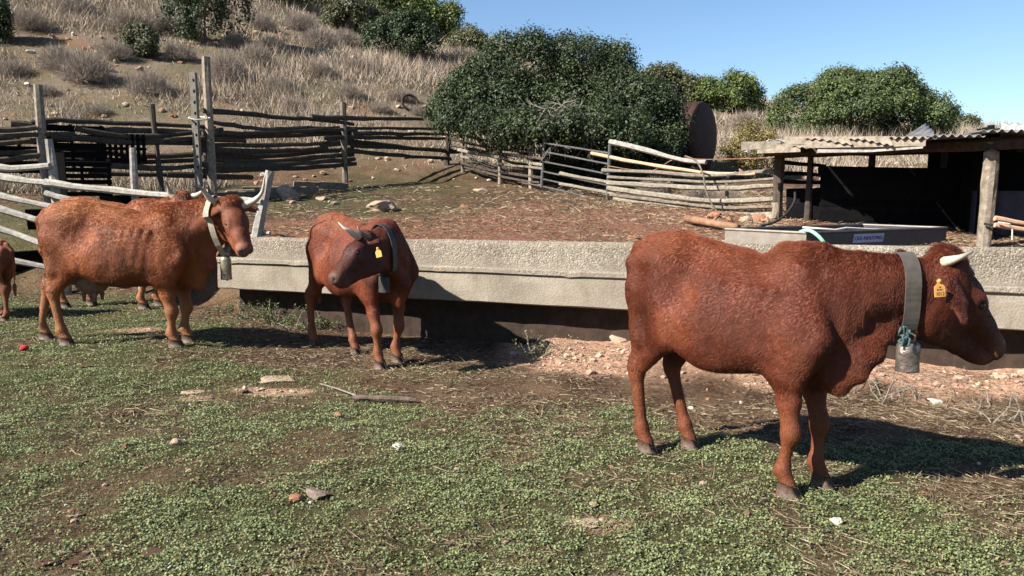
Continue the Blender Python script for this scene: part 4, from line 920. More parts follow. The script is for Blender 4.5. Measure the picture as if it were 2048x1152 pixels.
# horned cow at the left
left = cow_at('large chestnut cow with tall curved horns looking round, narrow pale collar', (-3.87, 7.68), -3, 1.13,
    [(.49, .07), (.47, -.13)], [(-.86, .09), (-.53, -.12)],
    dict(poll=at(462, 418, 7.60), muzzle=at(492, 500, 7.36), face=(.52, -.62, .5), neck=(.0, .0, .06), dewlap=.07, fat=1.0,
         coat=(.19, .052, .0155), leg=(.26, .108, .042), dark=(.085, .021, .011), facedark=.40, swirl=.7, nose=(.16, .085, .07), eyering=(.42, .22, .14),
         ears=((-.01, .26, -.02), (.0, -.24, -.06)), tail=[(-.70, 0, 1.20), (-.775, .0, 1.12), (-.765, .0, .85), (-.735, .03, .62)],
         horns=[dict(w=[at(434, 409, 7.58), at(417, 394, 7.52), at(402, 377, 7.46), at(383, 372, 7.38)], r=.042, col=DARK_TIP),
                dict(w=[at(492, 409, 7.62), at(512, 399, 7.6), at(525, 382, 7.56), at(530, 352, 7.5)], r=.042, col=[(0, (.42, .36, .27)), (.7, (.5, .44, .34)), (.9, (.4, .3, .22)), (1, (.2, .1, .08))])],
         collars=[dict(t=.72, w=.05, mat='collar_webbing', vert=.35, sag=.05, label='narrow pale webbing collar')]),
    vox=.0135, fur_n=100000, fur_len=.015, fur_r=.0012)
bell(left, 'long tan brass cow bell hanging from the narrow pale collar', 'bell_brass', .235, .11, .7, .2, .0, (.0, .0, .0))
# udder
ud = MB()
MB().lathe([(.001, -.16)] + [(.16 * math.cos(a), .15 * math.sin(a)) for a in np.linspace(-1.4, 1.2, 9)] + [(.001, .15)], 18, .8, Matrix.Translation((-.33, 0, .60))).build('udder', MATS['udder_skin'], left['root'], True)
for dx in (-.05, .05):
    for dy in (-.055, .055): MB().tube([(-.33 + dx, dy, .50), (-.33 + dx, dy, .44), (-.33 + dx, dy, .40)], [.022, .017, .013], 8).build('teat', MATS['udder_skin'], left['root'], True)
# young cow turning its head in front of the trough
mid = cow_at('dark red young cow turning its head back, dark collar with steel ring', (-1.52, 7.60), -45, (1.03, 1.06, 1.11),
    [(.45, .10), (.53, -.15)], [(-.18, .05), (-.74, -.08)],
    dict(poll=at(733, 489, 6.82), muzzle=at(668, 556, 6.50), face=(-.55, -.25, .8), neck=(.05, -.05, .02), dewlap=.03, fat=.90,
         coat=(.135, .032, .0135), leg=(.165, .058, .024), dark=(.04, .011, .008), facedark=.65, shoulderdark=.45, swirl=.6, slim=.06, neckw=.92, nose=(.12, .07, .055), eyering=(.36, .18, .12),  # facedark raised to paint the shaded cheek; the face itself is dark red
         ears=((.02, .19, -.02), (.02, -.17, .0)), tail=[(-.70, 0, 1.20), (-.775, -.02, 1.10), (-.76, -.04, .85), (-.70, -.03, .6)],
         horns=[dict(w=[at(704, 466, 6.677), at(697, 461, 6.634), at(688, 456, 6.613), at(676, 444, 6.634)], r=.030, col=[(0, (.5, .42, .32)), (.5, (.68, .6, .48)), (1, (.5, .4, .3))]),
                dict(w=[at(736, 474, 6.720), at(727, 470, 6.677), at(719, 462, 6.655), at(714, 449, 6.677)], r=.034, col=[(0, (.16, .12, .09)), (.4, (.1, .08, .06)), (1, (.03, .025, .02))])],  # horn pair: the other painted pale as lit, this one dark as shaded
         collars=[dict(t=.62, w=.06, mat='collar_dark', vert=.7, sag=.02, max=.20, label='dark leather collar')]),
    vox=.0125, fur_n=100000, fur_len=.013, fur_r=.0011)
bell(mid, 'dark cow bell under the collar of the cow turning its head', 'collar_dark', .16, .11, .8, .3, .0)
# cow standing behind the horned one
beh = cow_at('chestnut cow mostly hidden behind the large cow, only back, horns and legs showing', (-5.18, 10.05), -6, 1.12,
    [(.42, .1), (.36, -.12)], [(-.45, .12), (-.62, -.12)],
    dict(poll=at(366, 402, 9.75), muzzle=at(385, 466, 9.5), face=(.3, -.7, .6), neck=(0, 0, .0), coat=(.19, .056, .02), leg=(.25, .105, .043), dark=(.07, .018, .010), facedark=.6, swirl=1.4,
         horns=[dict(w=[at(347, 393, 9.72), at(339, 384, 9.7), at(336, 373, 9.66), at(329, 360, 9.62)], r=.046, col=DARK_TIP),
                dict(w=[at(385, 393, 9.76), at(397, 389, 9.72), at(407, 379, 9.68), at(409, 360, 9.64)], r=.046, col=DARK_TIP)]),
    vox=.019, fur_n=25000, fur_len=.022, fur_r=.0018)
# calf walking out at the left edge
calf = cow_at('small calf with dark hind legs walking behind the large cow', (-6.52, 9.15), 174, .76,
    [(.45, .1), (.35, -.1)], [(-.64, .10), (-.42, -.12)],
    dict(poll=Vector((-7.25, 9.25, 1.05)), muzzle=Vector((-7.5, 9.3, .8)), face=(-.6, 0, .7), coat=(.17, .05, .02), leg=(.18, .065, .03), dark=(.05, .016, .010), swirl=1.2, fat=.85,
         horns=[dict(p=[(0, .06, .07), (0, .09, .09)], r=.015), dict(p=[(0, -.06, .07), (0, -.09, .09)], r=.015)]),
    vox=.018, fur_n=15000, fur_len=.018, fur_r=.0016, name='calf')
calf['root']['category'] = 'calf'; calf['root'].pop('group', None) if hasattr(calf['root'], 'pop') else None
# ear tags
hpn = near['hp']
def tag_near():
    M = near['root']; h = M.rotation_euler.z; P = at(1879, 577, 3.665) - M.location; sc = M.scale
    return ((P.x * math.cos(h) + P.y * math.sin(h)) / sc[0], (-P.x * math.sin(h) + P.y * math.cos(h)) / sc[1], P.z / sc[2])
def dirw(root, v): h = root.rotation_euler.z; return (v[0] * math.cos(h) + v[1] * math.sin(h), -v[0] * math.sin(h) + v[1] * math.cos(h), v[2])
ear_tag(near, tag_near(), dirw(near['root'], (1, .12, .05)), dirw(near['root'], (-.12, .1, 1)), .066, [('1012', .36, -.38), ('ES 0811', .16, -.08), ('IIIII', .14, .1)])
def tag_mid():
    M = mid['root']; h = M.rotation_euler.z; P = at(757, 505, 6.64) - M.location; sc = M.scale
    return ((P.x * math.cos(h) + P.y * math.sin(h)) / sc[0], (-P.x * math.sin(h) + P.y * math.cos(h)) / sc[1], P.z / sc[2])
ear_tag(mid, tag_mid(), dirw(mid['root'], (1, -.4, .25)), dirw(mid['root'], (-.3, .1, 1)), .062)
# D ring and strap end on the middle cow's collar, twine on the near cow's
def on_collar(info, ang, out=.0):
    n = len(info['collar_rad']); i = int(round(ang / (2 * math.pi) * n)) % n; sd, up = info['collar_fr']
    return Vector(info['collar_c'] + (sd * math.cos(ang) + up * math.sin(ang)) * (info['collar_rad'][i] + .014 + out)), Vector(info['collar_tn']), Vector(np.cross(info['collar_tn'], sd * math.cos(ang) + up * math.sin(ang)))
text_mesh('lettering', 'CKG INDUSTRIES', .062, MATS['sticker_ink'], ba, MS @ Matrix.Translation((0, -.004, .003)), .0008)

def ring(info, ang, r, mat, name):
    P, tn, tt = on_collar(info, ang, .004); sd, up = info['collar_fr']; Q = []
    for i in range(17):
        a = math.pi * 2 * i / 16; Q.append(P + tt * math.cos(a) * r + tn * math.sin(a) * r * .9)
    return MB().tube(Q, .006, 7).build(name, MATS[mat], info['collar'], True)
ring(mid, R(190), .035, 'steel_ring', 'd_ring')
# pale green twine knotted where the near bell hangs
rs = random.Random(5); hn_ = near['root'].rotation_euler.z; pc_ = at(1811, 668, 3.73) - near['root'].location; cl = Vector(((pc_.x * math.cos(hn_) + pc_.y * math.sin(hn_)) / near['root'].scale[0], (-pc_.x * math.sin(hn_) + pc_.y * math.cos(hn_)) / near['root'].scale[1], pc_.z / near['root'].scale[2] - .02)); tw = MB()
for i in range(5):
    q = [cl + Vector((rs.gauss(0, .012), -.02 + rs.gauss(0, .012), .05 - .02 * k + rs.gauss(0, .008))) for k in range(5)]; tw.tube(smooth_path(q, 10), .006, 6)
tw.build('twine', MATS['twine'], near['collar'], True)
# ------------------------------------------------------------------ vegetation
rng = np.random.default_rng(42)
def leafmat(name, trans=.25, rough=.6, spec=.25):
    m, nt, b = newmat(name); a = N(nt, 'ShaderNodeAttribute', attribute_name='leaf')
    nt.links.new(a.outputs['Color'], b.inputs['Base Color']); b.inputs['Roughness'].default_value = rough; b.inputs['Specular IOR Level'].default_value = spec
    if trans:
        t = N(nt, 'ShaderNodeBsdfTranslucent'); nt.links.new(a.outputs['Color'], t.inputs[0]); mx = N(nt, 'ShaderNodeMixShader'); mx.inputs[0].default_value = trans
        nt.links.new(b.outputs[0], mx.inputs[1]); nt.links.new(t.outputs[0], mx.inputs[2]); nt.links.new(mx.outputs[0], nt.nodes['Material Output'].inputs[0])
    return m
leafmat('leaf', .22, .5, .35); leafmat('weed', .25, .65, .2); leafmat('dry', .1, .9, .1)
def leaf_quads(P, Nn, size, asp=.55, fold=.25):
    n = len(P); t = rng.normal(size=(n, 3)); t -= Nn * np.sum(t * Nn, 1, keepdims=True); t /= np.linalg.norm(t, axis=1, keepdims=True) + 1e-9; b_ = np.cross(Nn, t)
    s = np.asarray(size).reshape(-1, 1) * .5
    V = np.stack([P - t * s, P + b_ * s * asp + Nn * s * fold, P + t * s, P - b_ * s * asp + Nn * s * fold], 1).reshape(-1, 3)
    return V, np.arange(4 * n).reshape(-1, 4)
def unitv(a): return a / (np.linalg.norm(a, axis=1, keepdims=True) + 1e-9)
def blades(P, D, L, W):           # a triangle from P along D
    n = len(P); sd = unitv(np.cross(D, rng.normal(size=(n, 3)))); L = np.asarray(L).reshape(-1, 1); W = np.asarray(W).reshape(-1, 1)
    V = np.stack([P - sd * W / 2, P + sd * W / 2, P + D * L], 1).reshape(-1, 3); return V, np.arange(3 * n).reshape(-1, 3)
def rep(C, k): return np.repeat(C, k, 0)
def hit(px, py, y0=9.0, y1=78.0):
    Ys = np.linspace(y0, y1, 900); r = ray(px, py); X = r.x / r.y * Ys; Z = CAMZ + r.z / r.y * Ys; d = Z - H(X, Ys)
    i = np.argmax(d < 0); i = i if d[i] < 0 else int(np.argmin(np.abs(d)))
    return Vector((X[i], Ys[i], float(H(X[i:i+1], Ys[i:i+1])[0])))
# --- low weeds of the yard
n = 1450000; Y = 1.6 + 10.4 * rng.random(n) ** 1.2; X = (rng.random(n) * 2 - 1) * (.72 * Y + 1.7)
g_ = green(X, Y); dens = np.clip(1.25 - Y * .085, .3, 1) * .80
tuft = .45 + .9 * sstep((fbm(X * 9, Y * 9, o=2, seed=71) - .33) / .25)
k_ = rng.random(n) < np.clip(g_ * dens * tuft, 0, 1) * .78
k_ &= dtr(X, Y) < .15 + 99 * (X < -3.7)
X, Y = X[k_], Y[k_]; n = len(X); Z = H(X, Y); up = np.stack([rng.normal(0, .55, n), rng.normal(0, .55, n), np.ones(n)], 1); up = unitv(up)
hgt = .003 + .022 * rng.random(n) * sstep((fbm(X * 9, Y * 9, o=2, seed=71) - .3) / .3)
sz = (.006 + .0065 * rng.random(n)) * (1 + .085 * Y)
V, F = leaf_quads(np.stack([X, Y, Z + hgt], 1), up, sz, .75, .15)
t_ = fbm(X * 1.7, Y * 1.7, o=3, seed=81)[:, None]; r_ = rng.random((n, 1))
C = (np.array([.15, .182, .075]) * (1 - t_) + np.array([.225, .25, .122]) * t_) * (.5 + .9 * r_); yel = rng.random((n, 1)) < .06; C = np.where(yel, np.array([.25, .2, .08]), C)
me = mesh_np('ground_cover', V, F, False); vcol(me, 'leaf', rep(C, 4)); o = link('ground_cover', me, MATS['weed']); tag(o, 'low green clover-like weeds carpeting the yard', None, kind='stuff')
# --- straw, litter
n = 340000; Y = 1.8 + 16 * rng.random(n) ** 1.0; X = (rng.random(n) * 2 - 1) * (.72 * Y + 1.7); g_ = green(X, Y)
lit = fbm(X * 1.1, Y * 1.1, o=3, seed=55); k_ = rng.random(n) < (1 - g_ * .88) * np.clip(1.1 - Y * .05, .25, 1) * sstep((lit - .26) / .3)
dt = dtr(X, Y); k_ &= (dt < .15) | (dt > .68) | (X < -3.7)
X, Y = X[k_], Y[k_]; n = len(X); Z = H(X, Y) + .004 + .015 * rng.random(n); a_ = rng.random(n) * 6.283
D = np.stack([np.cos(a_), np.sin(a_), rng.normal(0, .16, n)], 1); L = .03 + .13 * rng.random(n) ** 2
V, F = blades(np.stack([X, Y, Z], 1), D, L, .0035 + .0004 * Y)
r_ = rng.random((n, 1)); C = np.array([.12, .082, .05]) * (1 - r_) + np.array([.34, .27, .18]) * r_ ** 2
me = mesh_np('straw_litter', V, F, False); vcol(me, 'leaf', rep(C, 3)); o = link('straw_litter', me, MATS['dry']); tag(o, 'trampled straw and dry litter strewn over the earth', None, kind='stuff')
n = 60000; Y = 8.0 + 10 * rng.random(n); X = (rng.random(n) * 2 - 1) * (.70 * Y); cov = fbm(X * .8, Y * 1.6, o=3, seed=57); k_ = (dtr(X, Y) > .7) & (X > -4.5) & (rng.random(n) < sstep((cov - .40) / .2) * (.35 + .65 * sstep((X + 1) / 3)))
X, Y = X[k_], Y[k_]; n = len(X); a_ = rng.random(n) * 6.283; D = np.stack([np.cos(a_), np.sin(a_), rng.normal(0, .2, n)], 1)
V, F = blades(np.stack([X, Y, H(X, Y) + .01], 1), D, .06 + .2 * rng.random(n) ** 2, .004 + .0006 * Y); r_ = rng.random((n, 1)); C = np.array([.16, .105, .065]) * (1 - r_) + np.array([.40, .31, .21]) * r_
me = mesh_np('straw_litter', V, F, False); vcol(me, 'leaf', rep(C, 3)); o = link('straw_litter', me, MATS['dry']); tag(o, 'pale straw scattered over the red dirt behind the trough', None, kind='stuff')
# --- dirt clods and crumbs
def rockmesh(seed, sub=2, rough=.35, flat=.6):
    bm = bmesh.new(); bmesh.ops.create_icosphere(bm, subdivisions=sub, radius=1)
    r0 = random.Random(seed); off = r0.random() * 50
    pl_ = [(Vector((r0.gauss(0, 1), r0.gauss(0, 1), r0.gauss(0, 1))).normalized(), r0.uniform(.55, .95)) for _ in range(9)]
    for v in bm.verts:
        p = v.co.copy(); k = 1 + rough * (float(vnoise(np.array([p.x * 1.6 + off]), np.array([p.y * 1.6]), np.array([p.z * 1.6 + 3.3]), 5)[0]) - .5); p *= k; p *= 1 + .16 * (float(vnoise(np.array([p.x * 5 + off]), np.array([p.y * 5]), np.array([p.z * 5 + 1.3]), 6)[0]) - .5)
        for (nv, d) in pl_:
            e = p.dot(nv) - d
            if e > 0: p -= nv * e
        v.co = Vector((p.x, p.y * .8, p.z * flat))
    me = bpy.data.meshes.new('stone'); bm.to_mesh(me); bm.free(); return me
ROCKS = [rockmesh(i, 3, .9, .62) for i in range(7)]
RV = [np.array([v.co[:] for v in m_.vertices]) for m_ in [rockmesh(i + 20, 1) for i in range(4)]]; RF = [np.array([p.vertices[:] for p in m_.polygons]) for m_ in [rockmesh(i + 20, 1) for i in range(4)]]
def scatter_rocks(name, P, S, C, mat, label):
    VV, FF, CC = [], [], []; o_ = 0
    for p, s, c in zip(P, S, C):
        i = rng.integers(4); a = rng.random() * 6.28; R_ = np.array([[math.cos(a), -math.sin(a), 0], [math.sin(a), math.cos(a), 0], [0, 0, 1]])
        v = RV[i] @ R_.T * s + p; VV.append(v); FF.append(RF[i] + o_); CC.append(np.tile(c, (len(v), 1))); o_ += len(v)
    me = mesh_np(name, np.concatenate(VV), np.concatenate(FF), False); vcol(me, 'leaf', np.concatenate(CC)); o = link(name, me, MATS[mat]); tag(o, label, None, kind='stuff'); return o
m, nt, b = newmat('stone_mix'); a = N(nt, 'ShaderNodeAttribute', attribute_name='leaf'); nn_ = noise(nt, coords(nt), 30, 5, .65)
nt.links.new(mix(nt, nn_, a.outputs['Color'], mix(nt, .5, a.outputs['Color'], (.03, .02, .015))), b.inputs['Base Color']); b.inputs['Roughness'].default_value = .95; bump(nt, b, nn_, .6, .01)
n = 14000; Y = 2.6 + 10 * rng.random(n); X = (rng.random(n) * 2 - 1) * (.72 * Y + .6); dt = dtr(X, Y); k_ = ((dt < .1) | (dt > .7)) & (rng.random(n) < .06 + .88 * np.clip(pale(X, Y) + .25 * (1 - green(X, Y)), 0, 1)); X, Y = X[k_], Y[k_]; n = len(X)
S = .006 + .022 * rng.random(n) ** 3; S *= 1 + 1.6 * pale(X, Y) * rng.random(n)
pc = pale(X, Y)[:, None] > rng.random((n, 1)); r_ = rng.random((n, 1)); C = np.where(pc | (r_ < .12), np.array([.52, .34, .24]) * (.6 + .6 * r_), np.array([.10, .06, .038]) * (.5 + r_))
scatter_rocks('rubble', np.stack([X, Y, H(X, Y) + S * .15], 1), S, C, 'stone_mix', 'crumbs of earth and pale rubble along the foot of the trough')

# --- hillside dry grass
n = 470000; u_ = rng.random(n); px = -420 + 2850 * rng.random(n); Y = 15.0 + 63 * u_ ** 1.35; X = (px - 1024) / 1536 * Y
k_ = (Y > 19.5 + 2.5 * rng.random(n)) | ((Y > 16.0) & (X < -6.5)); cov = fbm(X * .35, Y * .35, o=4, seed=33); k_ &= rng.random(n) < sstep((cov - .30) / .2) * .9 + .1
X, Y = X[k_], Y[k_]; n = len(X); Z = H(X, Y)
D = unitv(np.stack([rng.normal(0, .5, n), rng.normal(0, .5, n), np.ones(n)], 1)); L = (.10 + .42 * rng.random(n) ** 1.6) * (.5 + 1.3 * sstep((cov[k_] - .42) / .2))
V, F = blades(np.stack([X, Y, Z - .02], 1), D, L, .007 + .00075 * Y)
r_ = rng.random((n, 1)); C = np.array([.14, .11, .08]) * (1 - r_) + np.array([.42, .35, .265]) * r_; pk = rng.random((n, 1)) < .25; C = np.where(pk, C * np.array([1.0, .9, .88]), C)
me = mesh_np('dry_grass', V, F, False); vcol(me, 'leaf', rep(C, 3)); o = link('dry_grass', me, MATS['dry']); tag(o, 'dry grey-brown grass and stalks covering the hillside', None, kind='stuff')
n = 5200; px = -150 + 2200 * rng.random(n); Y = 14 + 56 * rng.random(n) ** 1.3; X = (px - 1024) / 1536 * Y; k_ = ((Y > 19) | (X < -3)) & (fbm(X * .3, Y * .3, o=3, seed=64) > .44); X, Y = X[k_], Y[k_]; n = len(X)
S = (.03 + .13 * rng.random(n) ** 4) * (.6 + .016 * Y); r_ = rng.random((n, 1)); C = np.where(rng.random((n, 1)) < .4, np.array([.42, .24, .15]), np.array([.48, .40, .31])) * (.55 + .6 * r_)
scatter_rocks('scree', np.stack([X, Y, H(X, Y) + S * .25], 1), S, C, 'stone_mix', 'small pale stones scattered over the hillside')

# --- evergreen bushes
simple('bark', (.16, .125, .095), (.07, .055, .04), 20, .95, bumpk=.5)
def crown(lobes, n, size, clump=26, c0=(.028, .046, .014), c1=(.075, .105, .032), spread=.10, seed=1, low=-.35, depth=.35):
    global rng; rng = np.random.default_rng(seed); L = np.array([[*l[0], *l[1]] for l in lobes]); ar = (L[:, 3] * L[:, 5] + L[:, 4] * L[:, 5] + L[:, 3] * L[:, 4]); nc = max(8, n // clump)
    SL = []
    for l in L:
        for _ in range(10):
            d_ = rng.normal(size=3); d_ /= np.linalg.norm(d_); d_[2] = abs(d_[2]) if d_[2] < low else d_[2]; f_ = rng.uniform(.24, .42); SL.append(np.concatenate([l[:3] + d_ * l[3:] * rng.uniform(.68, .9), l[3:] * f_]))
    M_ = L; L = np.concatenate([L, np.array(SL)]); ar = np.concatenate([ar * .35, np.array([q[3] * q[5] + q[4] * q[5] + q[3] * q[4] for q in SL])])
    li = rng.choice(len(L), nc * 2, p=ar / ar.sum()); d = unitv(rng.normal(size=(nc * 2, 3))); d[:, 2] = np.where(d[:, 2] < low, -d[:, 2], d[:, 2])
    nz = fbm(d[:, 0] * 3 + li * 7, d[:, 1] * 3, d[:, 2] * 3 + 2, o=3, seed=seed)
    rr = (1 - depth * rng.random(nc * 2) ** 2) * (.80 + .45 * nz); c = L[li, :3] + d * L[li, 3:] * rr[:, None]
    ins = np.zeros(nc * 2, bool)
    for l in M_: ins |= np.linalg.norm((c - l[:3]) / l[3:], axis=1) < .60
    c, d = c[~ins][:nc], d[~ins][:nc]; nc = len(c); ci = rng.integers(0, nc, n); sp = spread * (.5 + rng.random(nc))[ci][:, None]
    off = unitv(rng.normal(size=(n, 3))) * rng.random((n, 1)) ** .45 * sp * 1.7; P = c[ci] + off; Nn = unitv(d[ci] * .7 + unitv(off + 1e-6) * .7 + rng.normal(size=(n, 3)) * .55 + np.array([0, 0, .25]))
    V, F = leaf_quads(P, Nn, size * (.65 + .7 * rng.random(n)), .6, .2)
    tt = np.clip(.65 * rng.random((nc, 1)) + .5 * (li[~ins][:nc, None] % 7) / 6.0 - .05, 0, 1)[ci]; r_ = rng.random((n, 1)); C = (np.array(c0) * (1 - tt) + np.array(c1) * tt) * (.65 + .7 * r_)
    return V, F, rep(C, 4)
def bush(name, label, cat, base, lobes, n, size, group=None, limbs=5, **kw):
    e = empty(name, base); tag(e, label, cat, group)
    V, F, C = crown(lobes, n, size, **kw); me = mesh_np('crown', V - np.array(base), F, False); vcol(me, 'leaf', C); o = link('crown', me, MATS['leaf'], e); o['kind'] = 'stuff'
    mb = MB(); b0 = Vector(base); rs = random.Random(kw.get('seed', 1))
    for i in range(limbs):
        l = lobes[i % len(lobes)]; t = Vector(l[0]) - b0; mid_ = t * .5 + Vector((rs.uniform(-.2, .2), rs.uniform(-.2, .2), rs.uniform(-.1, .1))) * t.length
        q = smooth_path([Vector((rs.uniform(-.1, .1), rs.uniform(-.1, .1), -.1)), mid_, t + Vector((0, 0, .2 * l[1][2]))], 8); r0 = .03 + .02 * t.length; mb.tube(q, [r0 * (1 - .1 * k) for k in range(8)], 6)
    mb.build('trunk', MATS['bark'], e, True); return e
mpp = lambda Y: Y / 1536.0
bb = hit(1130, 350, 15, 22); bb = Vector((at(1150, 340, 19.4).x, 19.4, Hs(at(1150, 340, 19.4).x, 19.4)))
LB = []
for px, py, Yb, rx, ry in ((945, 215, 19.0, 82, 68), (1000, 175, 19.3, 85, 62), (1060, 150, 19.6, 95, 66), (1150, 140, 19.8, 90, 58), (1220, 140, 19.9, 48, 46), (1060, 235, 18.9, 105, 68), (1150, 225, 19.0, 100, 90), (1215, 200, 19.3, 70, 70), (1262, 235, 18.6, 72, 70), (1305, 245, 18.6, 62, 68), (1325, 285, 18.2, 40, 50), (900, 225, 18.9, 42, 42), (1180, 300, 18.7, 120, 50), (1290, 310, 18.2, 70, 45), (985, 258, 17.8, 62, 34), (1050, 262, 17.2, 62, 36), (1110, 262, 17.0, 60, 34), (1180, 250, 17.0, 70, 40), (1250, 262, 17.0, 60, 40)):
    c = at(px, py, Yb); LB.append(((c.x, c.y, c.z), (rx * mpp(Yb), rx * mpp(Yb) * .85, ry * mpp(Yb))))
bush('evergreen_bush', 'huge dark evergreen bush spreading over the pole fence', 'bush', bb, LB, 160000, .064, limbs=14, clump=24, spread=.13, seed=4, c0=(.020, .030, .012), c1=(.058, .078, .028), depth=.30, low=-.9)
# bare grey twigs hanging out of its lower side
simple('dead_twig', (.21, .185, .15), (.11, .095, .075), 30, .95)
mb = MB(); rs = random.Random(3)
for i in range(64):
    px, py = rs.uniform(1060, 1215), rs.uniform(205, 282); p = at(px, py, 16.5 + rs.uniform(0, .5)); a = rs.uniform(0, 6.28); d = Vector((math.cos(a) * .8, rs.uniform(-.5, .1), rs.uniform(-.7, .5))).normalized(); L_ = rs.uniform(.25, .75); q = [p]
    for k in range(5): d = (d + Vector((rs.gauss(0, .35), rs.gauss(0, .2), rs.gauss(-.05, .3)))).normalized(); q.append(q[-1] + d * L_ / 5)
    mb.tube(q, [.016, .013, .011, .009, .006, .003], 5)
    for k in (2, 3):
        d2 = (d + Vector((rs.gauss(0, .8), rs.gauss(0, .3), rs.gauss(0, .6)))).normalized(); mb.tube([q[k], q[k] + d2 * .12, q[k] + d2 * .22 + Vector((0, 0, -.04))], [.008, .006, .002], 4)
o = mb.build('dead_branches', MATS['dead_twig'], bpy.data.objects['evergreen_bush']); o.location = -bb
def hbush(px, pyb, w_, h_, label, n=9000, c0=(.035, .055, .016), c1=(.10, .13, .038), seed=1, size=None, nl=5, Y=None, asp=1.0, cat='bush', group=None):
    p = hit(px, pyb, 19, 76) if Y is None else Vector((at(px, pyb, Y).x, Y, Hs(at(px, pyb, Y).x, Y)))
    k = mpp(p.y); W, Hh = w_ * k, h_ * k; rs = random.Random(seed); lobes = [((p.x, p.y, p.z + Hh * .42), (W * .36, W * .33, Hh * .55))]
    for i in range(nl):
        f = (i + .5) / nl - .5; lobes.append(((p.x + f * W * .8, p.y + rs.uniform(-.2, .2) * W, p.z + Hh * rs.uniform(.22, .5) * (1.1 - abs(f))), (W * rs.uniform(.18, .27), W * .22, Hh * rs.uniform(.32, .5))))
    return bush('evergreen_bush', label, cat, p, lobes, n * 2, size or max(.05, p.y * .0029), group, 5, seed=seed, c0=c0, c1=c1, clump=18, spread=max(.10, p.y * .0045), low=-.6)
DKG = dict(c0=(.02, .034, .013), c1=(.05, .072, .026)); BRG = dict(c0=(.05, .075, .018), c1=(.15, .18, .045)); OLV = dict(c0=(.05, .055, .025), c1=(.12, .12, .055))
hbush(412, 88, 150, 170, 'tall dark dense bush high on the slope above the pen posts', 11000, seed=11, **DKG)
hbush(283, 112, 66, 58, 'small round dark bush standing alone among dry shrubs on the slope', 4500, seed=12, **OLV)
hbush(-5, 82, 60, 90, 'dark bush at the end of the slope above the pen', 4500, seed=13, **DKG)
hbush(805, 116, 130, 85, 'dark green bush on the slope just below the crest thicket', 9000, seed=14, **DKG)
hbush(700, 62, 120, 60, 'grey-green bush in the crest thicket above the stony bank', 7000, seed=15, **OLV)
hbush(760, 42, 150, 70, 'bright green bush at the top of the crest thicket', 9000, seed=16, **BRG)
hbush(860, 72, 130, 66, 'bright green bush where the crest drops toward the sky', 8000, seed=17, **BRG)
hbush(660, 26, 120, 60, 'olive bush at the high end of the crest thicket', 6000, seed=18, **BRG)
hbush(935, 102, 80, 42, 'small grey-green bush on the skyline left of the huge bush', 4500, seed=19, **OLV)
hbush(560, 10, 110, 50, 'dull olive bush between the tall dark bush and the crest thicket', 5000, seed=20, **OLV)
hbush(1325, 196, 120, 60, 'grey-olive bush on the ridge right behind the huge bush', 7000, seed=21, **OLV)
hbush(1465, 226, 118, 74, 'rounded bright green bush on the ridge above the tank', 8000, seed=22, **BRG)
hbush(1395, 206, 110, 48, 'low green bush on the ridge beside the rounded one', 6000, seed=23, **BRG)
hbush(1725, 283, 310, 122, 'wide domed green bush standing behind the shed roof', 60000, seed=24, c0=(.04, .058, .018), c1=(.105, .135, .045), Y=31, nl=9)
hbush(1876, 276, 62, 52, 'small green bush at the end of the domed bush behind the shed', 4000, seed=25, Y=36, c0=(.04, .058, .018), c1=(.12, .15, .05))
hbush(1935, 268, 50, 22, 'tiny distant bush on the skyline over the shed', 1500, seed=26, Y=44, **OLV)
# yellow-flowering bush by the tank
ob = hbush(1500, 345, 110, 110, 'thin bush with yellow flowers between the tank and the shed', 5000, seed=27, Y=19.5, size=.05, c0=(.12, .10, .05), c1=(.26, .20, .05))
# --- dry shrubs: four shapes, copied
def shrub_mesh(seed, n=3800):
    global rng; rng = np.random.default_rng(seed)
    c = unitv(rng.normal(size=(n, 3))) * (rng.random((n, 1)) ** .45) * np.array([.72, .72, .55]); c[:, 2] = np.abs(c[:, 2]) * 1.15
    c *= (.72 + .6 * fbm(c[:, 0] * 2.2 + seed, c[:, 1] * 2.2, c[:, 2] * 2.2, o=2, seed=seed))[:, None]
    D = unitv(c * .8 + np.array([0, 0, .35]) + rng.normal(0, .38, (n, 3))); V, F = blades(c, D, .12 + .26 * rng.random(n), .010)
    k = 90; a = rng.random(k) * 6.283; D2 = unitv(np.stack([np.cos(a), np.sin(a), .5 + 1.2 * rng.random(k)], 1)); V2, F2 = blades(np.zeros((k, 3)), D2, .6 + .3 * rng.random(k), .025)
    r_ = rng.random((n, 1)); C = np.array([.13, .105, .085]) * (1 - r_) + np.array([.37, .305, .25]) * r_
    me = mesh_np('dry_shrub', np.concatenate([V, V2]), np.concatenate([F, F2 + len(V)]), False); vcol(me, 'leaf', np.concatenate([rep(C, 3), np.tile([.12, .1, .08], (3 * k, 1))])); me.materials.append(MATS['dry']); return me
SHR = [shrub_mesh(100 + i) for i in range(4)]; rs = random.Random(9)
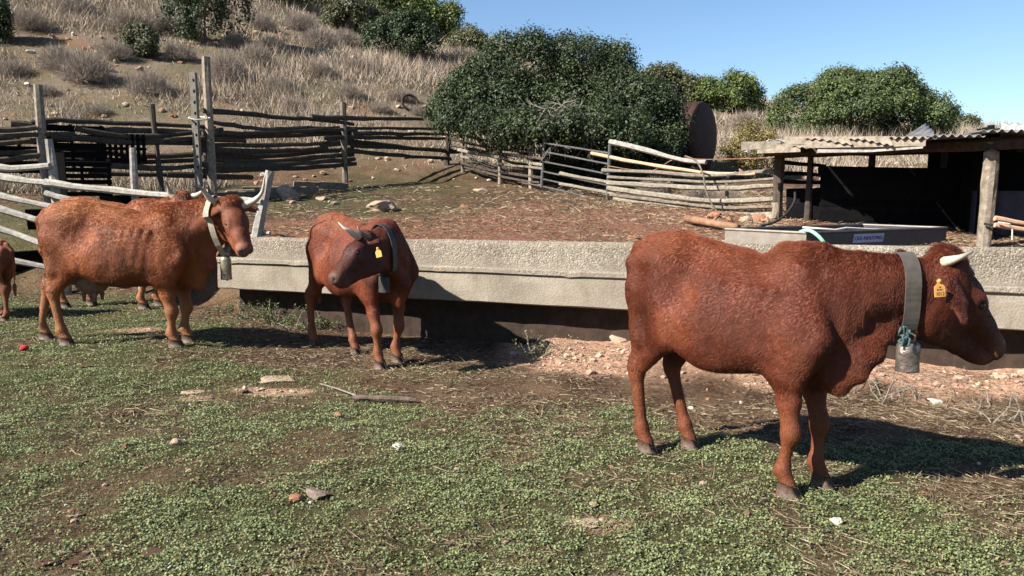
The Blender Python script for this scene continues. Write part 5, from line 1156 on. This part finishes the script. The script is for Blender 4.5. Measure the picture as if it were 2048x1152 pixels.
SPOT = [(175, 165, 130, 95), (120, 140, 100, 70), (300, 190, 110, 72), (262, 62, 120, 62), (230, 120, 90, 60), (455, 165, 110, 90), (510, 130, 80, 60), (545, 105, 80, 45), (640, 95, 100, 60), (600, 60, 90, 50), (690, 90, 80, 45), (930, 120, 90, 36), (985, 122, 70, 34), (560, 185, 90, 50), (640, 150, 80, 40),
        (360, 120, 80, 50), (330, 60, 90, 50), (60, 60, 100, 60), (150, 30, 100, 60), (30, 150, 80, 45), (90, 190, 70, 35), (520, 60, 90, 50), (470, 95, 70, 40), (720, 140, 80, 35), (800, 200, 80, 35), (700, 195, 80, 40), (1520, 232, 80, 34), (1555, 250, 60, 30), (1490, 250, 70, 40), (1290, 160, 70, 30), (200, 230, 60, 30), (590, 220, 70, 35), (840, 230, 60, 30), (760, 225, 70, 30), (400, 190, 60, 40), (1480, 330, 70, 40), (1400, 395, 90, 40), (1310, 385, 90, 45), (1460, 405, 80, 40)]
for i, (px, py, w_, h_) in enumerate(SPOT):
    p = hit(px, py, 13.2 if px > 1300 and py > 300 else 18, 76); k = mpp(p.y); o = bpy.data.objects.new('dry_shrub', SHR[i % 4]); COL.objects.link(o); o.location = p - Vector((0, 0, .03)); o.scale = (w_ * k * .50, w_ * k * .50, h_ * k * .95); o.rotation_euler.z = rs.random() * 6.28
    tag(o, 'leafless grey-brown dry shrub growing on the slope behind the fences', 'shrub', 'dry shrubs on the slope')
# --- weeds and dead branches at the trough
def weed(px, py, h_, n, label, c0, c1, seed, rad=.25, ls=.035, name='weed'):
    global rng; rng = np.random.default_rng(seed); rs = random.Random(seed); p = hit(px, py, 2.4, 16); e = empty(name, p); tag(e, label, 'plant'); LP = []
    for i in range(n):
        a = rs.uniform(0, 6.28); d = Vector((math.cos(a) * .8, math.sin(a) * .8, rs.uniform(.5, 1.3))).normalized(); q = [Vector((rs.uniform(-rad, rad), rs.uniform(-rad, rad) * .6, 0))]; L_ = h_ * rs.uniform(.6, 1.2)
        for k in range(5): d = (d + Vector((rs.gauss(0, .25), rs.gauss(0, .25), rs.gauss(-.03, .2)))).normalized(); q.append(q[-1] + d * L_ / 5); LP += [q[-1] + Vector((rs.gauss(0, .03), rs.gauss(0, .03), rs.gauss(0, .02))) for _ in range(6)]
        MB().tube(q, [.006, .005, .004, .0035, .003, .002], 5).build('stem', MATS['dead_twig'], e)
    if ls:
        P = np.array([p_[:] for p_ in LP]); V, F = leaf_quads(P, unitv(rng.normal(size=P.shape) + [0, 0, .8]), ls * (.6 + .7 * rng.random(len(P))), .45, .2); r_ = rng.random((len(P), 1)); me = mesh_np('leaves', V, F, False); vcol(me, 'leaf', rep(np.array(c0) * (1 - r_) + np.array(c1) * r_, 4)); o = link('leaves', me, MATS['weed'], e); o['kind'] = 'stuff'
GA, GB = (.05, .075, .025), (.16, .19, .075)
weed(530, 640, .30, 16, 'leafy green weed growing under the trough between the two cows', GA, GB, 1, .35)
weed(590, 655, .28, 14, 'leafy weed beside the hind leg of the cow turning its head', GA, GB, 2, .3)
weed(690, 660, .30, 12, 'leafy weed in the shade under the trough behind the cow turning its head', GA, GB, 3, .3)
weed(470, 620, .22, 10, 'small leafy weed at the end of the trough', GA, GB, 4, .25)
weed(1085, 715, .32, 15, 'half dry weed with bent pale stalks in front of the trough', (.10, .11, .05), (.26, .25, .14), 5, .22, .024)
weed(1795, 800, .30, 14, 'dead leafless branches sticking up beside the young cow', GA, GB, 6, .30, 0, 'dead_branch')
weed(1900, 815, .20, 9, 'low dead twigs lying in front of the trough beside the cow bell', GA, GB, 7, .35, 0, 'dead_branch')
weed(2020, 850, .28, 6, 'thin dry stalks at the trampled straw edge', GA, GB, 8, .15, 0, 'dead_branch')
def G(px, py): return hit(px, py, 2.4, 16)
# ------------------------------------------------------------------ single stones and litter
def stone(px, py, w_, h_, col_, label, i, Y=None, group=None):
    p = hit(px, py, *(Y or (2.4, 16))); k = mpp(max(p.y, 2))
    o = bpy.data.objects.new('stone', ROCKS[i % len(ROCKS)].copy()); COL.objects.link(o); s = w_ * k / 2
    o.scale = (s, s, max(h_ * k / 1.1, s * (.35 if w_ < 56 else .1))); o.location = p + Vector((0, 0, h_ * k * .15)); o.rotation_euler = (random.uniform(-.15, .15), random.uniform(-.15, .15), random.uniform(0, 6.28))
    o.data.materials.append(MATS[col_]); tag(o, label, 'stone', group)
simple('stone_pale', (.36, .265, .19), (.22, .15, .10), 6, .95, bumpk=.6); simple('stone_orange', (.32, .16, .09), (.2, .09, .05), 6, .95, bumpk=.6)
simple('stone_grey', (.20, .155, .125), (.11, .08, .06), 5, .9, bumpk=.6); simple('stone_white', (.46, .42, .36), (.34, .30, .25), 9, .9, bumpk=.4)
for i, (px, py, w_, h_, c, l) in enumerate((
    (356, 890, 34, 20, 'stone_pale', 'pale lumpy stone lying alone in the green weeds'), (254, 897, 20, 16, 'stone_orange', 'small orange stone beside the pale lumpy stone'),
    (588, 1003, 36, 16, 'stone_orange', 'flat orange stone next to the grey slab stone'), (634, 995, 56, 26, 'stone_grey', 'grey-brown slab stone propped up in the weeds'),
    (676, 833, 28, 14, 'stone_orange', 'orange and white stone near the grey stick'), (1187, 1012, 26, 16, 'stone_pale', 'pale stone standing before the bare earth patch'),
    (1672, 1048, 28, 18, 'stone_white', 'rounded cream stone behind the front hoof of the young cow'), (800, 895, 34, 10, 'stone_white', 'crumpled white scrap lying in the weeds'),
    (385, 786, 60, 6, 'stone_pale', 'flat pale rock flush with the ground below the large cow'), (560, 760, 90, 6, 'stone_pale', 'long pale rock outcrop in the weeds between the cows'),
    (1236, 682, 44, 18, 'stone_pale', 'block of tan stone on the rubble behind the young cow'), (1170, 1048, 60, 8, 'stone_pale', 'low pinkish rock in the bare earth patch'),
    (1540, 758, 40, 12, 'stone_pale', 'flat tan rock under the belly of the young cow'), (1870, 806, 34, 10, 'stone_white', 'flat white stone among the dead twigs'))):
    stone(px, py, w_, h_, c, l, i)
for i in range(46):
    px, py = random.uniform(10, 2030), random.uniform(760, 1145); stone(px, py, random.uniform(7, 15), random.uniform(4, 8), random.choice(('stone_white', 'stone_pale', 'stone_orange')), 'small chip of stone scattered in the yard weeds', i, None, 'stone chips in the weeds')
for i, (px, py, w_, h_, c, l) in enumerate(((580, 398, 56, 36, 'stone_pale', 'pale rock heap beside the leaning grey post'), (770, 420, 84, 30, 'stone_pale', 'broken pale rock in the red dirt behind the trough'), (640, 400, 30, 10, 'stone_pale', 'small pale rock between the two rock heaps'),
    (930, 418, 20, 10, 'stone_orange', 'orange stone on the red dirt behind the trough'), (962, 385, 34, 12, 'stone_pale', 'flat stone on the straw below the fence corner'), (1265, 478, 34, 12, 'stone_orange', 'pinkish stone right behind the trough wall'))):
    stone(px, py, w_, h_, c, l, i, (9.3, 24))
for i in range(70):
    px, py = random.uniform(0, 960), random.uniform(40, 330); stone(px, py, random.uniform(8, 20), random.uniform(6, 12), random.choice(('stone_pale', 'stone_orange', 'stone_white', 'stone_pale')), 'pale stone lying on the dry hillside', i, (18, 75), 'stones on the hillside')
for i in range(12):
    px, py = random.uniform(1390, 1540), random.uniform(432, 445); stone(px, py, random.uniform(14, 34), random.uniform(10, 20), random.choice(('stone_pale', 'stone_orange')), 'rough stone heaped at the foot of the grey rail fence', i, (9.3, 14), 'stones at the fence foot')
st_ = empty('x', (0, 0, 0)); bpy.data.objects.remove(st_)
a_, b_ = G(705, 803), G(832, 806); a_.z = Hs(a_.x, a_.y) + .03; b_.z = Hs(b_.x, b_.y) + .02
o = MB().tube(smooth_path([a_, a_ * .5 + b_ * .5 + Vector((0, 0, .006)), b_], 8), [.02, .024, .022, .024, .023, .02, .022, .016], 8, jit=.12).build('stick', simple('stick_wood', (.14, .105, .078), (.06, .045, .033), 20, .95, bumpk=.6)); tag(o, 'thick grey-brown stick lying in the weeds', 'stick')
a_, b_ = G(640, 775), G(712, 798); o = MB().tube([a_ + Vector((0, 0, .03)), (a_ + b_) / 2 + Vector((0, 0, .035)), b_ + Vector((0, 0, .03))], [.005, .007, .008], 6).build('twig', MATS['dead_twig']); tag(o, 'thin pale twig beside the thick stick', 'twig')
simple('red_plastic', (.5, .02, .03), (.35, .015, .02), 20, .4); p = G(47, 703); o = bpy.data.objects.new('plastic_scrap', ROCKS[2].copy()); COL.objects.link(o); o.scale = (.045, .04, .05); o.location = (p.x, p.y, Hs(p.x, p.y) + .03); o.data.materials.append(MATS['red_plastic']); tag(o, 'crumpled red plastic scrap in the weeds', 'litter')
simple('dung', (.12, .06, .034), (.05, .026, .015), 25, .95, bumpk=.8)
for i, (px, py, w_) in enumerate(((170, 735, 36), (308, 1110, 80), (95, 1130, 70), (150, 1128, 60), (1640, 940, 50))):
    p = G(px, py); k = mpp(p.y); o = bpy.data.objects.new('dung_pat', ROCKS[(i + 3) % 7].copy()); COL.objects.link(o); s = w_ * k / 2.8; o.scale = (s, s * .9, s * .4); o.location = (p.x, p.y, Hs(p.x, p.y) + .005); o.data.materials.append(MATS['dung']); tag(o, ['small brown dung pat behind the large cow', 'wide dark dung pat in the weeds', 'crumbled dung pat beside another in the weeds', 'dung pat with straw next to a crumbled one', 'dung pat in the shadow of the young cow'][i], 'dung')

# old wheel lying on the hillside
p = hit(820, 222, 18, 60); e = empty('scrap_iron_ring', p + Vector((0, 0, .28))); tag(e, 'rusty spoked iron ring lying among the dry grass beyond the dark fence', 'scrap iron'); Mw = Matrix.Rotation(R(70), 4, 'X') @ Matrix.Rotation(.4, 4, 'Y')
MB().tube([Mw @ Vector((.27 * math.cos(a), .27 * math.sin(a), 0)) for a in np.linspace(0, 2 * math.pi, 25)], .045, 8, cap=False).build('hoop', MATS['tank_rust'], e, True)
for i in range(6):
    a = i * math.pi / 3; MB().tube([Mw @ Vector((0, 0, 0)), Mw @ Vector((.27 * math.cos(a), .27 * math.sin(a), 0))], .014, 6).build('spoke', MATS['tank_rust'], e)
